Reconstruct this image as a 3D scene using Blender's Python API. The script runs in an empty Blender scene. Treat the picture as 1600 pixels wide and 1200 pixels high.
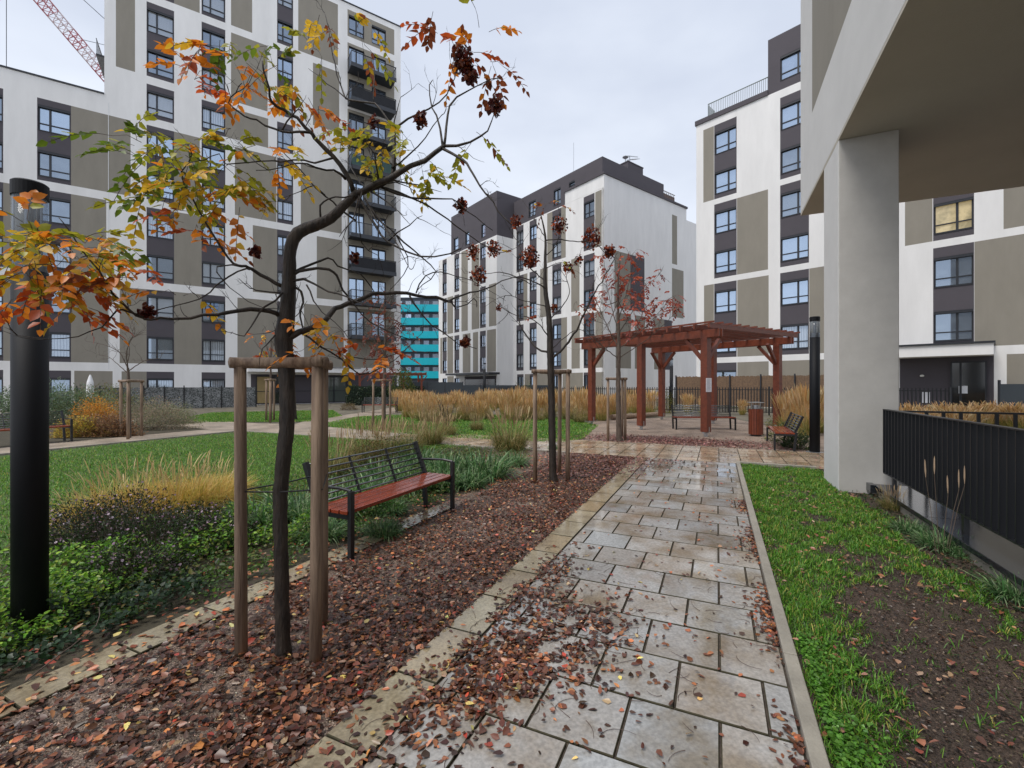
import bpy, math, random
import numpy as np
from mathutils import Vector, Matrix
random.seed(7); rng = np.random.default_rng(11)
S = bpy.context.scene; COL = S.collection
R = math.radians; PI = math.pi
F = 702.0; H = 1.6
# ---------------------------------------------------------------- measuring helpers
def P(px, py, Y):                      # photograph measurement at a surveyed distance Y
    return Vector(((px-800)/F*Y, Y, H-(py-600)/F*Y))
def G(px, py):
    Y = F*H/(py-600); return Vector(((px-800)/F*Y, Y, 0))
CU, SU = .4148, .9099
def UV(u, v, z=0): return Vector((CU*u+SU*v, SU*u-CU*v, z))
def toUV(p): return (CU*p[0]+SU*p[1], SU*p[0]-CU*p[1])
UANG = math.atan2(SU, CU)
# ---------------------------------------------------------------- object helpers
def tag(o, label=None, cat=None, group=None, kind=None):
    if label: o['label'] = label
    if cat: o['category'] = cat
    if group: o['group'] = group
    if kind: o['kind'] = kind
    return o
def empty(name, loc=(0,0,0), rz=0, label=None, cat=None, group=None):
    o = bpy.data.objects.new(name, None); COL.objects.link(o)
    o.location = loc; o.rotation_euler = (0,0,rz); o.empty_display_size = .2
    return tag(o, label, cat, group)
def link(o, parent=None):
    COL.objects.link(o)
    if parent: o.parent = parent
    return o
class MB:
    def __init__(s): s.v=[]; s.f=[]; s.m=[]; s.c=[]
    def face(s, idx, m=0, c=None): s.f.append(idx); s.m.append(m); s.c.append(c)
    def quad(s, a,b,c,d, m=0, col=None):
        n=len(s.v); s.v += [tuple(a),tuple(b),tuple(c),tuple(d)]; s.face((n,n+1,n+2,n+3),m,col)
    def box(s, x0,x1,y0,y1,z0,z1, m=0, col=None, ch=0):
        n=len(s.v)
        s.v += [(x0,y0,z0),(x1,y0,z0),(x1,y1,z0),(x0,y1,z0),(x0,y0,z1),(x1,y0,z1),(x1,y1,z1),(x0,y1,z1)]
        for q in ((0,3,2,1),(4,5,6,7),(0,1,5,4),(1,2,6,5),(2,3,7,6),(3,0,4,7)): s.face(tuple(n+i for i in q),m,col)
    def bar(s, a, b, w, h, m=0, up=(0,0,1), col=None):     # rectangular bar a->b
        a=Vector(a); b=Vector(b); d=(b-a).normalized(); u=Vector(up)
        if abs(d.dot(u))>.98: u=Vector((1,0,0))
        x=d.cross(u).normalized(); y=x.cross(d).normalized(); x*=w/2; y*=h/2
        n=len(s.v)
        for p in (a,b):
            for q in (-x-y, x-y, x+y, -x+y): s.v.append(tuple(p+q))
        for q in ((0,3,2,1),(4,5,6,7),(0,1,5,4),(1,2,6,5),(2,3,7,6),(3,0,4,7)): s.face(tuple(n+i for i in q),m,col)
    def tube(s, pts, rads, sides=8, m=0, cap=True, col=None, wob=0):
        pts=[Vector(p) for p in pts]; n=len(pts); rings=[]
        ref=Vector((.31,.2,.93)); px_=None
        for i,p in enumerate(pts):
            d=(pts[min(i+1,n-1)]-pts[max(i-1,0)])
            if d.length<1e-7: d=Vector((0,0,1))
            d.normalize()
            rf=ref if abs(d.dot(ref))<.95 else Vector((1,0,0))
            x=d.cross(rf).normalized() if px_ is None else (px_-d*px_.dot(d))
            if x.length<.05: x=d.cross(rf)
            x.normalize(); px_=x; y=d.cross(x).normalized()
            b=len(s.v); r=rads[i]
            for k in range(sides):
                a=2*PI*k/sides; rr=r*(1+(random.uniform(-wob,wob) if wob else 0))
                s.v.append(tuple(p+x*math.cos(a)*rr+y*math.sin(a)*rr))
            rings.append(b)
        for i in range(n-1):
            a,b=rings[i],rings[i+1]
            for k in range(sides):
                k2=(k+1)%sides; s.face((a+k,a+k2,b+k2,b+k),m,col)
        if cap:
            s.face(tuple(rings[0]+k for k in range(sides))[::-1],m,col); s.face(tuple(rings[-1]+k for k in range(sides)),m,col)
    def lathe(s, prof, sides=24, m=0, cx=0, cy=0):
        n=len(s.v)
        for r,z in prof:
            for k in range(sides):
                a=2*PI*k/sides; s.v.append((cx+r*math.cos(a),cy+r*math.sin(a),z))
        for i in range(len(prof)-1):
            for k in range(sides):
                k2=(k+1)%sides; s.face((n+i*sides+k,n+i*sides+k2,n+(i+1)*sides+k2,n+(i+1)*sides+k),m)
        s.face(tuple(n+k for k in range(sides))[::-1],m); s.face(tuple(n+(len(prof)-1)*sides+k for k in range(sides)),m)
    def data(s, name, mats, smooth=False):
        me=bpy.data.meshes.new(name); me.from_pydata(s.v,[],s.f)
        if not isinstance(mats,(list,tuple)): mats=[mats]
        for m in mats: me.materials.append(m)
        me.polygons.foreach_set('material_index', s.m)
        if smooth: me.polygons.foreach_set('use_smooth',[True]*len(s.f))
        if any(c is not None for c in s.c):
            at=me.color_attributes.new('Col','FLOAT_COLOR','CORNER'); arr=[]
            for f,c in zip(s.f,s.c):
                c=c or (1,1,1); arr += [c[0],c[1],c[2],1]*len(f)
            at.data.foreach_set('color',arr)
        me.update(); return me
    def build(s, name, mats, parent=None, smooth=False, bevel=0):
        o=bpy.data.objects.new(name, s.data(name,mats,smooth)); link(o,parent)
        if bevel:
            b=o.modifiers.new('bevel','BEVEL'); b.width=bevel; b.segments=2; b.limit_method='ANGLE'
        return o
def npmesh(name, V, pattern, C, mat, parent=None, smooth=False):
    """V (N,k,3) verts, pattern faces on k verts, C (N,3) colours"""
    N,k,_=V.shape; me=bpy.data.meshes.new(name)
    me.vertices.add(N*k); me.vertices.foreach_set('co',V.reshape(-1).astype(np.float32))
    per=[i for f in pattern for i in f]; sizes=[len(f) for f in pattern]
    li=(np.arange(N)[:,None]*k+np.array(per)[None,:]).reshape(-1).astype(np.int32)
    me.loops.add(len(li)); me.loops.foreach_set('vertex_index',li)
    tot=np.tile(np.array(sizes),N).astype(np.int32); st=np.concatenate([[0],np.cumsum(tot)[:-1]]).astype(np.int32)
    me.polygons.add(len(tot)); me.polygons.foreach_set('loop_start',st); me.polygons.foreach_set('loop_total',tot)
    at=me.color_attributes.new('Col','FLOAT_COLOR','CORNER')
    c4=np.concatenate([C,np.ones((N,1))],1); c4=np.repeat(c4,len(per),0).reshape(-1).astype(np.float32)
    at.data.foreach_set('color',c4)
    me.materials.append(mat); me.update(calc_edges=True); me.validate()
    if smooth: me.polygons.foreach_set('use_smooth',[True]*len(me.polygons))
    o=bpy.data.objects.new(name,me); link(o,parent); return o
def nrm(a): return a/np.maximum(np.linalg.norm(a,axis=-1,keepdims=True),1e-9)
LEAFP=[(0,3,4,1),(3,5,2,4)] 
# leaf: 0 base,1 rib mid,2 tip,3 l1,4 l2,5 r1,6 r2
LEAFP=[(0,1,4,3),(1,2,4),(0,5,6,1),(1,6,2)]
def leaf_arr(pos, d, nrml, L, W=.5, fold=.12, bend=.1):
    d=nrm(d); s=nrm(np.cross(nrml,d)); n=np.cross(d,s); L=L[:,None]
    W=np.broadcast_to(np.asarray(W,float).reshape(-1,1),L.shape)
    b=np.broadcast_to(np.asarray(bend,float).reshape(-1,1),L.shape); f=fold
    p=[pos, pos+d*L*.5-n*L*b*.3, pos+d*L-n*L*b,
       pos+d*L*.28+s*L*W*.5+n*L*f, pos+d*L*.68+s*L*W*.36+n*L*(f*.8-b*.5),
       pos+d*L*.28-s*L*W*.5+n*L*f, pos+d*L*.68-s*L*W*.36+n*L*(f*.8-b*.5)]
    return np.stack(p,1)
def blade_arr(pos, d, L, w, droop):
    """curved blades: pos(N,3), initial direction d, length, width, droop"""
    N=len(pos); d=nrm(d); side=nrm(np.cross(d,np.array([0,0,1.])+rng.normal(0,.15,(N,3)))); L=L[:,None]; w=w[:,None]; droop=np.asarray(droop).reshape(-1,1)
    g=np.array([0,0,-1.])
    out=[]
    for t,ww in ((0,.8),(.4,1),(.75,.7)):
        c=pos+d*L*t+g*L*droop*t*t; out += [c-side*w*ww/2, c+side*w*ww/2]
    out.append(pos+d*L+g*L*droop); return np.stack(out,1)
BLADEP=[(0,1,3,2),(2,3,5,4),(4,5,6)]
def pal(n, cols, weights=None, jit=.15):
    cols=np.array(cols); w=None if weights is None else np.array(weights)/sum(weights)
    c=cols[rng.choice(len(cols),n,p=w)]; return np.clip(c*(1+rng.normal(0,jit,(n,1)))*(1+rng.normal(0,jit*.3,(n,3))),.003,1)
def noise2(u,v,s=1.,ph=0): return (np.sin(u*1.7*s+ph)+np.sin(v*2.3*s+1.1+ph)+np.sin((u+v)*2.9*s+.5)+np.sin((u-v*1.3)*4.1*s+2+ph))/4
# ---------------------------------------------------------------- materials
MATS={}
def mat(name, col=(.5,.5,.5), rough=.6, metal=0, bump=0, bscale=40, var=0, vscale=3, spec=.5, attr=False, trans=0, detail=6, col2=None, coat=0, emis=None, stretch=1):
    if name in MATS: return MATS[name]
    m=bpy.data.materials.new(name); m.use_nodes=True; nt=m.node_tree; N=nt.nodes; Lk=nt.links
    b=N['Principled BSDF']; b.inputs['Roughness'].default_value=rough; b.inputs['Metallic'].default_value=metal
    b.inputs['Specular IOR Level'].default_value=spec; b.inputs['Coat Weight'].default_value=coat
    b.inputs['Base Color'].default_value=(*col,1)
    tc=N.new('ShaderNodeTexCoord')
    src=None; co_=tc.outputs['Object']
    if stretch!=1:
        mpn=N.new('ShaderNodeMapping'); mpn.inputs['Scale'].default_value=(1,1,stretch); Lk.new(co_,mpn.inputs[0]); co_=mpn.outputs[0]
    if attr:
        a=N.new('ShaderNodeAttribute'); a.attribute_name='Col'; src=a.outputs['Color']
    if var or col2:
        nz=N.new('ShaderNodeTexNoise'); nz.inputs['Scale'].default_value=vscale; nz.inputs['Detail'].default_value=detail; nz.inputs['Roughness'].default_value=.65
        Lk.new(co_,nz.inputs['Vector'])
        if col2:
            cr=N.new('ShaderNodeValToRGB'); cr.color_ramp.elements[0].position=.38; cr.color_ramp.elements[1].position=.62
            cr.color_ramp.elements[0].color=(*col,1); cr.color_ramp.elements[1].color=(*col2,1)
            Lk.new(nz.outputs['Fac'],cr.inputs['Fac']); base=cr.outputs['Color']
        else: base=None
        if var:
            mr=N.new('ShaderNodeMapRange'); mr.inputs['From Min'].default_value=.3; mr.inputs['From Max'].default_value=.7
            mr.inputs['To Min'].default_value=1-var; mr.inputs['To Max'].default_value=1+var
            Lk.new(nz.outputs['Fac'],mr.inputs['Value'])
            mx=N.new('ShaderNodeVectorMath'); mx.operation='SCALE'
            if src: Lk.new(src,mx.inputs[0])
            elif base: Lk.new(base,mx.inputs[0])
            else: mx.inputs[0].default_value=col
            Lk.new(mr.outputs['Result'],mx.inputs['Scale']); src=mx.outputs['Vector']
        else: src=base
    if src: Lk.new(src,b.inputs['Base Color'])
    if bump:
        nb=N.new('ShaderNodeTexNoise'); nb.inputs['Scale'].default_value=bscale; nb.inputs['Detail'].default_value=8
        Lk.new(co_,nb.inputs['Vector'])
        bp=N.new('ShaderNodeBump'); bp.inputs['Strength'].default_value=bump; bp.inputs['Distance'].default_value=.01
        Lk.new(nb.outputs['Fac'],bp.inputs['Height']); Lk.new(bp.outputs['Normal'],b.inputs['Normal'])
    if trans:
        tr=N.new('ShaderNodeBsdfTranslucent'); ms=N.new('ShaderNodeMixShader'); ms.inputs['Fac'].default_value=trans
        if src: Lk.new(src,tr.inputs['Color'])
        else: tr.inputs['Color'].default_value=(*col,1)
        Lk.new(b.outputs[0],ms.inputs[1]); Lk.new(tr.outputs[0],ms.inputs[2]); Lk.new(ms.outputs[0],N['Material Output'].inputs['Surface'])
    if emis:
        b.inputs['Emission Color'].default_value=(*emis[0],1); b.inputs['Emission Strength'].default_value=emis[1]
    m['b']=1; MATS[name]=m; return m
stucco=mat('white_stucco',(.76,.755,.75),.9,bump=.25,bscale=60,var=.07,vscale=1.0,stretch=.2)
olive=mat('olive_stucco',(.255,.235,.198),.9,bump=.3,bscale=60,var=.09,vscale=1.1,stretch=.3)
darkst=mat('anthracite_stucco',(.078,.070,.082),.85,bump=.2,bscale=60,var=.07,vscale=.6)
greyst=mat('grey_stucco',(.50,.485,.46),.92,bump=.7,bscale=140,var=.07,vscale=1.3)
soff=mat('soffit_stucco',(.52,.48,.41),.95,bump=.6,bscale=120,var=.06,vscale=.8)
framem=mat('anthracite_frame',(.018,.021,.028),.45)
black=mat('black_steel',(.010,.011,.014),.38,bump=.05,bscale=80)
lampm=mat('lamp_post_paint',(.007,.008,.011),.6,spec=.25,bump=.1,bscale=200)
zinc=mat('galvanised_steel',(.45,.46,.48),.35,metal=.8)
wood=mat('stake_wood',(.30,.215,.15),.7,bump=1,bscale=60,col2=(.15,.10,.07),vscale=24,stretch=.08)
redwood=mat('red_stained_wood',(.155,.036,.016),.45,bump=.5,bscale=40,var=.30,vscale=9)
seatwood=mat('wet_red_seat_wood',(.22,.043,.020),.16,bump=.1,bscale=25,var=.25,vscale=6)
bark=mat('dark_wet_bark',(.013,.009,.007),.6,bump=1,bscale=70,col2=(.040,.028,.020),vscale=30,stretch=.25)
bark2=mat('brown_bark',(.065,.045,.035),.75,bump=.8,bscale=60,col2=(.12,.09,.07),vscale=20,stretch=.3)
leafm=mat('autumn_leaf',attr=True,rough=.4,trans=.45,var=.12,vscale=30)
fallm=mat('fallen_leaf',attr=True,rough=.35,trans=.05,var=.2,vscale=40)
grassm=mat('grass_blade',attr=True,rough=.5,trans=.3)
concrete=mat('concrete_edging',(.27,.25,.21),.6,bump=.4,bscale=60,var=.2,vscale=5)
sandst=mat('sandy_edging_slab',(.34,.265,.165),.38,bump=.3,bscale=50,col2=(.22,.18,.12),vscale=2.6,var=.15)
soil=mat('dark_soil',(.035,.026,.020),.8,bump=1,bscale=70,col2=(.08,.06,.045),vscale=22)
canvas=mat('white_cover',(.75,.76,.78),.8)
teal=mat('teal_panel',(.0,.42,.52),.5,var=.05,vscale=.2)
paper=mat('paper_notice',(.75,.76,.8),.6)
whitem=mat('white_metal',(.7,.71,.72),.5)
dkglass=mat('dark_entrance_glass',(.012,.015,.018),.08,spec=.7)
reed=mat('reed_screen',(.20,.125,.075),.8,bump=.6,bscale=60,col2=(.13,.085,.055),vscale=9)
tealfence=mat('slate_fence',(.03,.04,.05),.6)
def gravel_mat(name,c1,c2,sc,rough=.75,bs=1.):
    m=bpy.data.materials.new(name); m.use_nodes=True; nt=m.node_tree; N=nt.nodes; L=nt.links; b=N['Principled BSDF']
    tc=N.new('ShaderNodeTexCoord'); v=N.new('ShaderNodeTexVoronoi'); v.inputs['Scale'].default_value=sc; L.new(tc.outputs['Object'],v.inputs['Vector'])
    n=N.new('ShaderNodeTexNoise'); n.inputs['Scale'].default_value=1.3; n.inputs['Detail'].default_value=7; L.new(tc.outputs['Object'],n.inputs['Vector'])
    cr=N.new('ShaderNodeValToRGB'); cr.color_ramp.elements[0].color=(*c1,1); cr.color_ramp.elements[1].color=(*c2,1)
    sep=N.new('ShaderNodeSeparateColor'); L.new(v.outputs['Color'],sep.inputs[0]); L.new(sep.outputs[0],cr.inputs['Fac'])
    mr=N.new('ShaderNodeMapRange'); mr.inputs['From Min'].default_value=.3; mr.inputs['From Max'].default_value=.7; mr.inputs['To Min'].default_value=.6; mr.inputs['To Max'].default_value=1.3
    L.new(n.outputs['Fac'],mr.inputs['Value']); sc_=N.new('ShaderNodeVectorMath'); sc_.operation='SCALE'
    L.new(cr.outputs['Color'],sc_.inputs[0]); L.new(mr.outputs[0],sc_.inputs['Scale']); L.new(sc_.outputs[0],b.inputs['Base Color'])
    bp=N.new('ShaderNodeBump'); bp.inputs['Strength'].default_value=bs; bp.inputs['Distance'].default_value=.012; bp.invert=True
    L.new(v.outputs['Distance'],bp.inputs['Height']); L.new(bp.outputs[0],b.inputs['Normal'])
    b.inputs['Roughness'].default_value=rough; return m
gravel=gravel_mat('beige_gravel',(.17,.125,.095),(.42,.32,.25),75,.6)
gravel2=gravel_mat('dark_gravel',(.06,.042,.032),(.27,.195,.15),120,.45,.5)
soilg=gravel_mat('crumbly_soil',(.028,.018,.012),(.085,.058,.042),150,.75,.5)
pathgr=gravel_mat('grey_path_surface',(.27,.22,.17),(.42,.35,.28),30,.4,.3)
farground=gravel_mat('far_ground',(.09,.08,.06),(.16,.14,.1),3,.8,.2)
lawnm=mat('lawn_sheet',(.045,.09,.015),.9,col2=(.075,.10,.03),vscale=5,bump=1,bscale=60)
bedm=mat('planting_bed_soil',(.035,.030,.018),.9,col2=(.06,.05,.03),vscale=6,bump=1,bscale=50)
def paver_mat(name, c, dirt, w0=.05):
    m=bpy.data.materials.new(name); m.use_nodes=True; nt=m.node_tree; N=nt.nodes; L=nt.links; b=N['Principled BSDF']
    tc=N.new('ShaderNodeTexCoord'); at=N.new('ShaderNodeAttribute'); at.attribute_name='Col'
    n1=N.new('ShaderNodeTexNoise'); n1.inputs['Scale'].default_value=1.7; n1.inputs['Detail'].default_value=6; n1.inputs['Roughness'].default_value=.6
    n2=N.new('ShaderNodeTexNoise'); n2.inputs['Scale'].default_value=55; n2.inputs['Detail'].default_value=5
    n3=N.new('ShaderNodeTexNoise'); n3.inputs['Scale'].default_value=2.3; n3.inputs['Detail'].default_value=4; n3.inputs['Distortion'].default_value=.6
    for n in (n1,n2): L.new(tc.outputs['Object'],n.inputs['Vector'])
    mp=N.new('ShaderNodeMapping'); mp.inputs['Location'].default_value=(7,3,1); L.new(tc.outputs['Object'],mp.inputs[0]); L.new(mp.outputs[0],n3.inputs['Vector'])
    cr=N.new('ShaderNodeValToRGB'); cr.color_ramp.elements[0].position=.44; cr.color_ramp.elements[1].position=.62
    cr.color_ramp.elements[0].color=(0,0,0,1); cr.color_ramp.elements[1].color=(1,1,1,1); L.new(n1.outputs['Fac'],cr.inputs['Fac'])
    mx=N.new('ShaderNodeMix'); mx.data_type='RGBA'; mx.inputs['A'].default_value=(*c,1); mx.inputs['B'].default_value=(*dirt,1)
    L.new(cr.outputs['Color'],mx.inputs['Factor'])
    ml=N.new('ShaderNodeMix'); ml.data_type='RGBA'; ml.blend_type='MULTIPLY'; ml.inputs['Factor'].default_value=1
    L.new(mx.outputs['Result'],ml.inputs['A']); L.new(at.outputs['Color'],ml.inputs['B'])
    mr=N.new('ShaderNodeMapRange'); mr.inputs['From Min'].default_value=.35; mr.inputs['From Max'].default_value=.65; mr.inputs['To Min'].default_value=.82; mr.inputs['To Max'].default_value=1.15
    L.new(n2.outputs['Fac'],mr.inputs['Value']); sc=N.new('ShaderNodeVectorMath'); sc.operation='SCALE'; L.new(ml.outputs['Result'],sc.inputs[0]); L.new(mr.outputs[0],sc.inputs['Scale'])
    L.new(sc.outputs[0],b.inputs['Base Color'])
    r=N.new('ShaderNodeMapRange'); r.inputs['From Min'].default_value=.36; r.inputs['From Max'].default_value=.53; r.inputs['To Min'].default_value=.27; r.inputs['To Max'].default_value=w0
    L.new(n3.outputs['Fac'],r.inputs['Value']); L.new(r.outputs[0],b.inputs['Roughness'])
    bs=N.new('ShaderNodeMapRange'); bs.inputs['From Min'].default_value=.36; bs.inputs['From Max'].default_value=.53; bs.inputs['To Min'].default_value=.22; bs.inputs['To Max'].default_value=.02
    L.new(n3.outputs['Fac'],bs.inputs['Value'])
    bp=N.new('ShaderNodeBump'); bp.inputs['Distance'].default_value=.006; L.new(bs.outputs[0],bp.inputs['Strength']); L.new(n2.outputs['Fac'],bp.inputs['Height']); L.new(bp.outputs[0],b.inputs['Normal'])
    b.inputs['Specular IOR Level'].default_value=.6
    return m
paver=paver_mat('wet_concrete_paver',(.345,.338,.325),(.22,.18,.13),.025)
edgep=paver_mat('wet_sandy_edging',(.37,.31,.205),(.23,.18,.115),.08)
# window panes
def pane_mat(name,c1,c2,kind,refl):
    m=bpy.data.materials.new(name); m.use_nodes=True; nt=m.node_tree; N=nt.nodes; L=nt.links; b=N['Principled BSDF']
    tc=N.new('ShaderNodeTexCoord'); oi=N.new('ShaderNodeObjectInfo')
    if kind=='curtain':
        w=N.new('ShaderNodeTexWave'); w.bands_direction='X'; w.inputs['Scale'].default_value=2.2; w.inputs['Distortion'].default_value=1.5; w.inputs['Detail'].default_value=2
    elif kind=='blind':
        w=N.new('ShaderNodeTexWave'); w.bands_direction='Z'; w.inputs['Scale'].default_value=4.2; w.inputs['Distortion'].default_value=.1
    else:
        w=N.new('ShaderNodeTexNoise'); w.inputs['Scale'].default_value=1.1; w.inputs['Detail'].default_value=3
    ad=N.new('ShaderNodeVectorMath'); ad.operation='ADD'; sc=N.new('ShaderNodeVectorMath'); sc.operation='SCALE'; sc.inputs[0].default_value=(9,7,5)
    L.new(oi.outputs['Random'],sc.inputs['Scale']); L.new(tc.outputs['Object'],ad.inputs[0]); L.new(sc.outputs[0],ad.inputs[1]); L.new(ad.outputs[0],w.inputs['Vector'])
    cr=N.new('ShaderNodeValToRGB'); cr.color_ramp.elements[0].color=(*c1,1); cr.color_ramp.elements[1].color=(*c2,1)
    if kind=='dark': cr.color_ramp.elements[0].position=.42; cr.color_ramp.elements[1].position=.58
    L.new(w.outputs[0],cr.inputs['Fac']); L.new(cr.outputs['Color'],b.inputs['Base Color']); b.inputs['Roughness'].default_value=.5; b.inputs['Coat Weight'].default_value=1; b.inputs['Coat Roughness'].default_value=.03
    g=N.new('ShaderNodeBsdfGlossy'); g.inputs['Roughness'].default_value=.02; g.inputs['Color'].default_value=(.62,.78,1,1)
    ms=N.new('ShaderNodeMixShader'); ms.inputs[0].default_value=refl; L.new(b.outputs[0],ms.inputs[1]); L.new(g.outputs[0],ms.inputs[2]); L.new(ms.outputs[0],N['Material Output'].inputs[0])
    return m
PANE=[pane_mat('pane_dark_room',(.015,.02,.027),(.07,.085,.10),'dark',.30),
      pane_mat('pane_with_curtain',(.14,.16,.18),(.36,.39,.43),'curtain',.24),
      pane_mat('pane_with_blind',(.10,.11,.12),(.42,.44,.46),'blind',.2),
      pane_mat('pane_sky',(.05,.07,.10),(.12,.15,.20),'dark',.50)]
litpane=mat('lit_room_pane',(.5,.42,.25),.4,coat=1,col2=(.12,.12,.08),vscale=1.2,emis=((1,.75,.35),.12))
# ---------------------------------------------------------------- facades
class Facade:
    """local frame: x along the wall to the right, y inward, z up"""
    def __init__(s, root_loc, d, root):
        s.P0=Vector((root_loc[0],root_loc[1])); d=Vector(d).normalized(); s.d=d; s.root=root
        s.rz=math.atan2(d.y,d.x); s.rects=[]; s.wins=[]
    def t(s, px):
        k=(px-800)/F; return (k*s.P0.y-s.P0.x)/(s.d.x-k*s.d.y)
    def Y(s,t): return s.P0.y+s.d.y*t
    def z(s,px,py): return H+(600-py)*s.Y(s.t(px))/F
    def r(s,x0,x1,z0,z1,c): s.rects.append((s.t(x0),s.t(x1),z0,z1,c))
    def rt(s,t0,t1,z0,z1,c): s.rects.append((t0,t1,z0,z1,c))
    def col(s,x0,x1,floors,Fk,half=.3,lo=.58,hi=2.2,types=None,split=.36):
        """floors: list of (ka,kb): dark strip from floor ka to kb, window each floor"""
        t0,t1=s.t(x0),s.t(x1)
        for ka,kb in floors:
            s.rects.append((t0,t1,max(Fk(ka)+half,0.05),Fk(kb)-half,2))
            for k in range(ka,kb): s.win(t0+.03,t1-.03,Fk(k)+lo,Fk(k)+hi,types,split)
    def win(s,t0,t1,z0,z1,types=None,split=.36,door=False,lit=False):
        s.rects.append((t0,t1,z0,z1,9)); s.wins.append((t0,t1,z0,z1,types,split,door,lit))
    def build(s, t0,t1,z1,depth,mats,name='wall',z0=-.05):
        xs={round(t0,3),round(t1,3)}; zs={round(z0,3),round(z1,3)}
        R_=[]
        for a,b,c,d,m in s.rects:
            a,b=max(a,t0),min(b,t1); c,d=max(c,z0),min(d,z1)
            if b-a<.02 or d-c<.02: continue
            a,b,c,d=(round(q,3) for q in (a,b,c,d)); R_.append((a,b,c,d,m)); xs|={a,b}; zs|={c,d}
        xs=sorted(xs); zs=sorted(zs); mb=MB()
        M=np.zeros((len(xs)-1,len(zs)-1),int)
        xc=np.array([(xs[i]+xs[i+1])/2 for i in range(len(xs)-1)]); zc=np.array([(zs[i]+zs[i+1])/2 for i in range(len(zs)-1)])
        for a,b,c,d,m in R_:
            M[np.ix_((xc>a)&(xc<b),(zc>c)&(zc<d))]=m
        D=.2
        for i in range(len(xs)-1):
            for j in range(len(zs)-1):
                m=M[i,j]; x0,x1,a,b=xs[i],xs[i+1],zs[j],zs[j+1]
                if m!=9: mb.quad((x0,0,a),(x1,0,a),(x1,0,b),(x0,0,b),m)
                else:
                    mb.quad((x0,D,a),(x1,D,a),(x1,D,b),(x0,D,b),2)
                    if i==0 or M[i-1,j]!=9: mb.quad((x0,0,a),(x0,D,a),(x0,D,b),(x0,0,b),2)
                    if i==len(xs)-2 or M[i+1,j]!=9: mb.quad((x1,D,a),(x1,0,a),(x1,0,b),(x1,D,b),2)
                    if j==0 or M[i,j-1]!=9: mb.quad((x0,0,a),(x1,0,a),(x1,D,a),(x0,D,a),2)
                    if j==len(zs)-2 or M[i,j+1]!=9: mb.quad((x0,D,b),(x1,D,b),(x1,0,b),(x0,0,b),2)
        # sides, back, top
        mb.quad((t0,depth,z0),(t0,0,z0),(t0,0,z1),(t0,depth,z1)); mb.quad((t1,0,z0),(t1,depth,z0),(t1,depth,z1),(t1,0,z1))
        mb.quad((t1,depth,z0),(t0,depth,z0),(t0,depth,z1),(t1,depth,z1)); mb.quad((t0,0,z1),(t1,0,z1),(t1,depth,z1),(t0,depth,z1))
        w=mb.build(name,mats,s.root); s.place(w)
        for t in s.wins:
            if t[0]>t0-.01 and t[1]<t1+.01 and t[3]<z1: s.window(*t)
        return w
    def place(s,o,t=0,z=0,y=0):
        # relative to root (root has rotation 0 and location P root)
        rl=s.root.location
        o.location=(s.P0.x+s.d.x*t-s.d.y*y-rl.x, s.P0.y+s.d.y*t+s.d.x*y-rl.y, z-rl.z); o.rotation_euler=(0,0,s.rz)
    def window(s,t0,t1,z0,z1,types,split,door,lit):
        w,h=round((t1-t0)*10)/10,round((z1-z0)*20)/20
        w,h=t1-t0,z1-z0
        key=('w',round(w,2),round(h,2),split,door)
        if key not in WC:
            f=MB(); e=.065; y0,y1=.10,.17
            f.box(0,e,y0,y1,0,h); f.box(w-e,w,y0,y1,0,h); f.box(e,w-e,y0,y1,0,e); f.box(e,w-e,y0,y1,h-e,h)
            if split:
                f.box(w*split-e*.8,w*split+e*.8,y0+.003,y1,e,h-e)
            if not door:
                th=h*.27
                if split:
                    f.box(e,w*split-e*.8,y0+.004,y1,th,th+e); f.box(w*split+e*.8,w-e,y0+.004,y1,th,th+e)
                else: f.box(e,w-e,y0+.004,y1,th,th+e)
                f.box(-.0,w,-.03,y0-.002,-.04,-.001)
                f.box(.002,w-.002,.01,y0-.004,h-.14,h-.002)     # roller shutter box
            g=MB(); g.quad((.03,.15,.03),(w-.03,.15,.03),(w-.03,.15,h-.03),(.03,.15,h-.03))
            WC[key]=(f.data('window',framem),[])
            for pm in PANE+[litpane]:
                me=g.data('pane',pm); WC[key][1].append(me)
        fm,gm=WC[key]
        o=link(bpy.data.objects.new('window',fm),s.root); s.place(o,t0,z0)
        ty=types or [0,1,3,3,2,1]; i=4 if lit else random.choice(ty)
        link(bpy.data.objects.new('pane',gm[i]),o)
        return o
WC={}
WM=[stucco,olive,darkst]
# ================================================================ TOWER BLOCK (left)
b1=empty('apartment_building',(-25,31.9,0),0,'tall white and olive apartment tower with lower left wing and stacked black balconies','building')
f=Facade((-25,31.9),(.831,.556),b1)
F1=lambda k: 2.75+2.885*(k-1) if k>0 else -.25
hb=.28
# lower wing
f.r(-260,166,F1(3)+hb,F1(5)-hb,1); f.r(-260,170.5,F1(1)+hb,F1(3)-hb,1); f.r(111,204,F1(5)+hb,F1(7)-hb,1); f.r(116,176,0,F1(1)-hb,1); f.r(-60,-10,F1(5)+hb,F1(7)-hb,1)
for a,b in ((58,111),(-48,5),(-180,-110)):
    f.col(a,b,[(1,3),(3,5),(5,7)],F1,hb,types=[0,0,1,1,3]); f.rects.append((f.t(a),f.t(b),.05,F1(1)-hb,2)); f.win(f.t(a)+.03,f.t(b)-.03,.3,2.0,[0,2,1])
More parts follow.
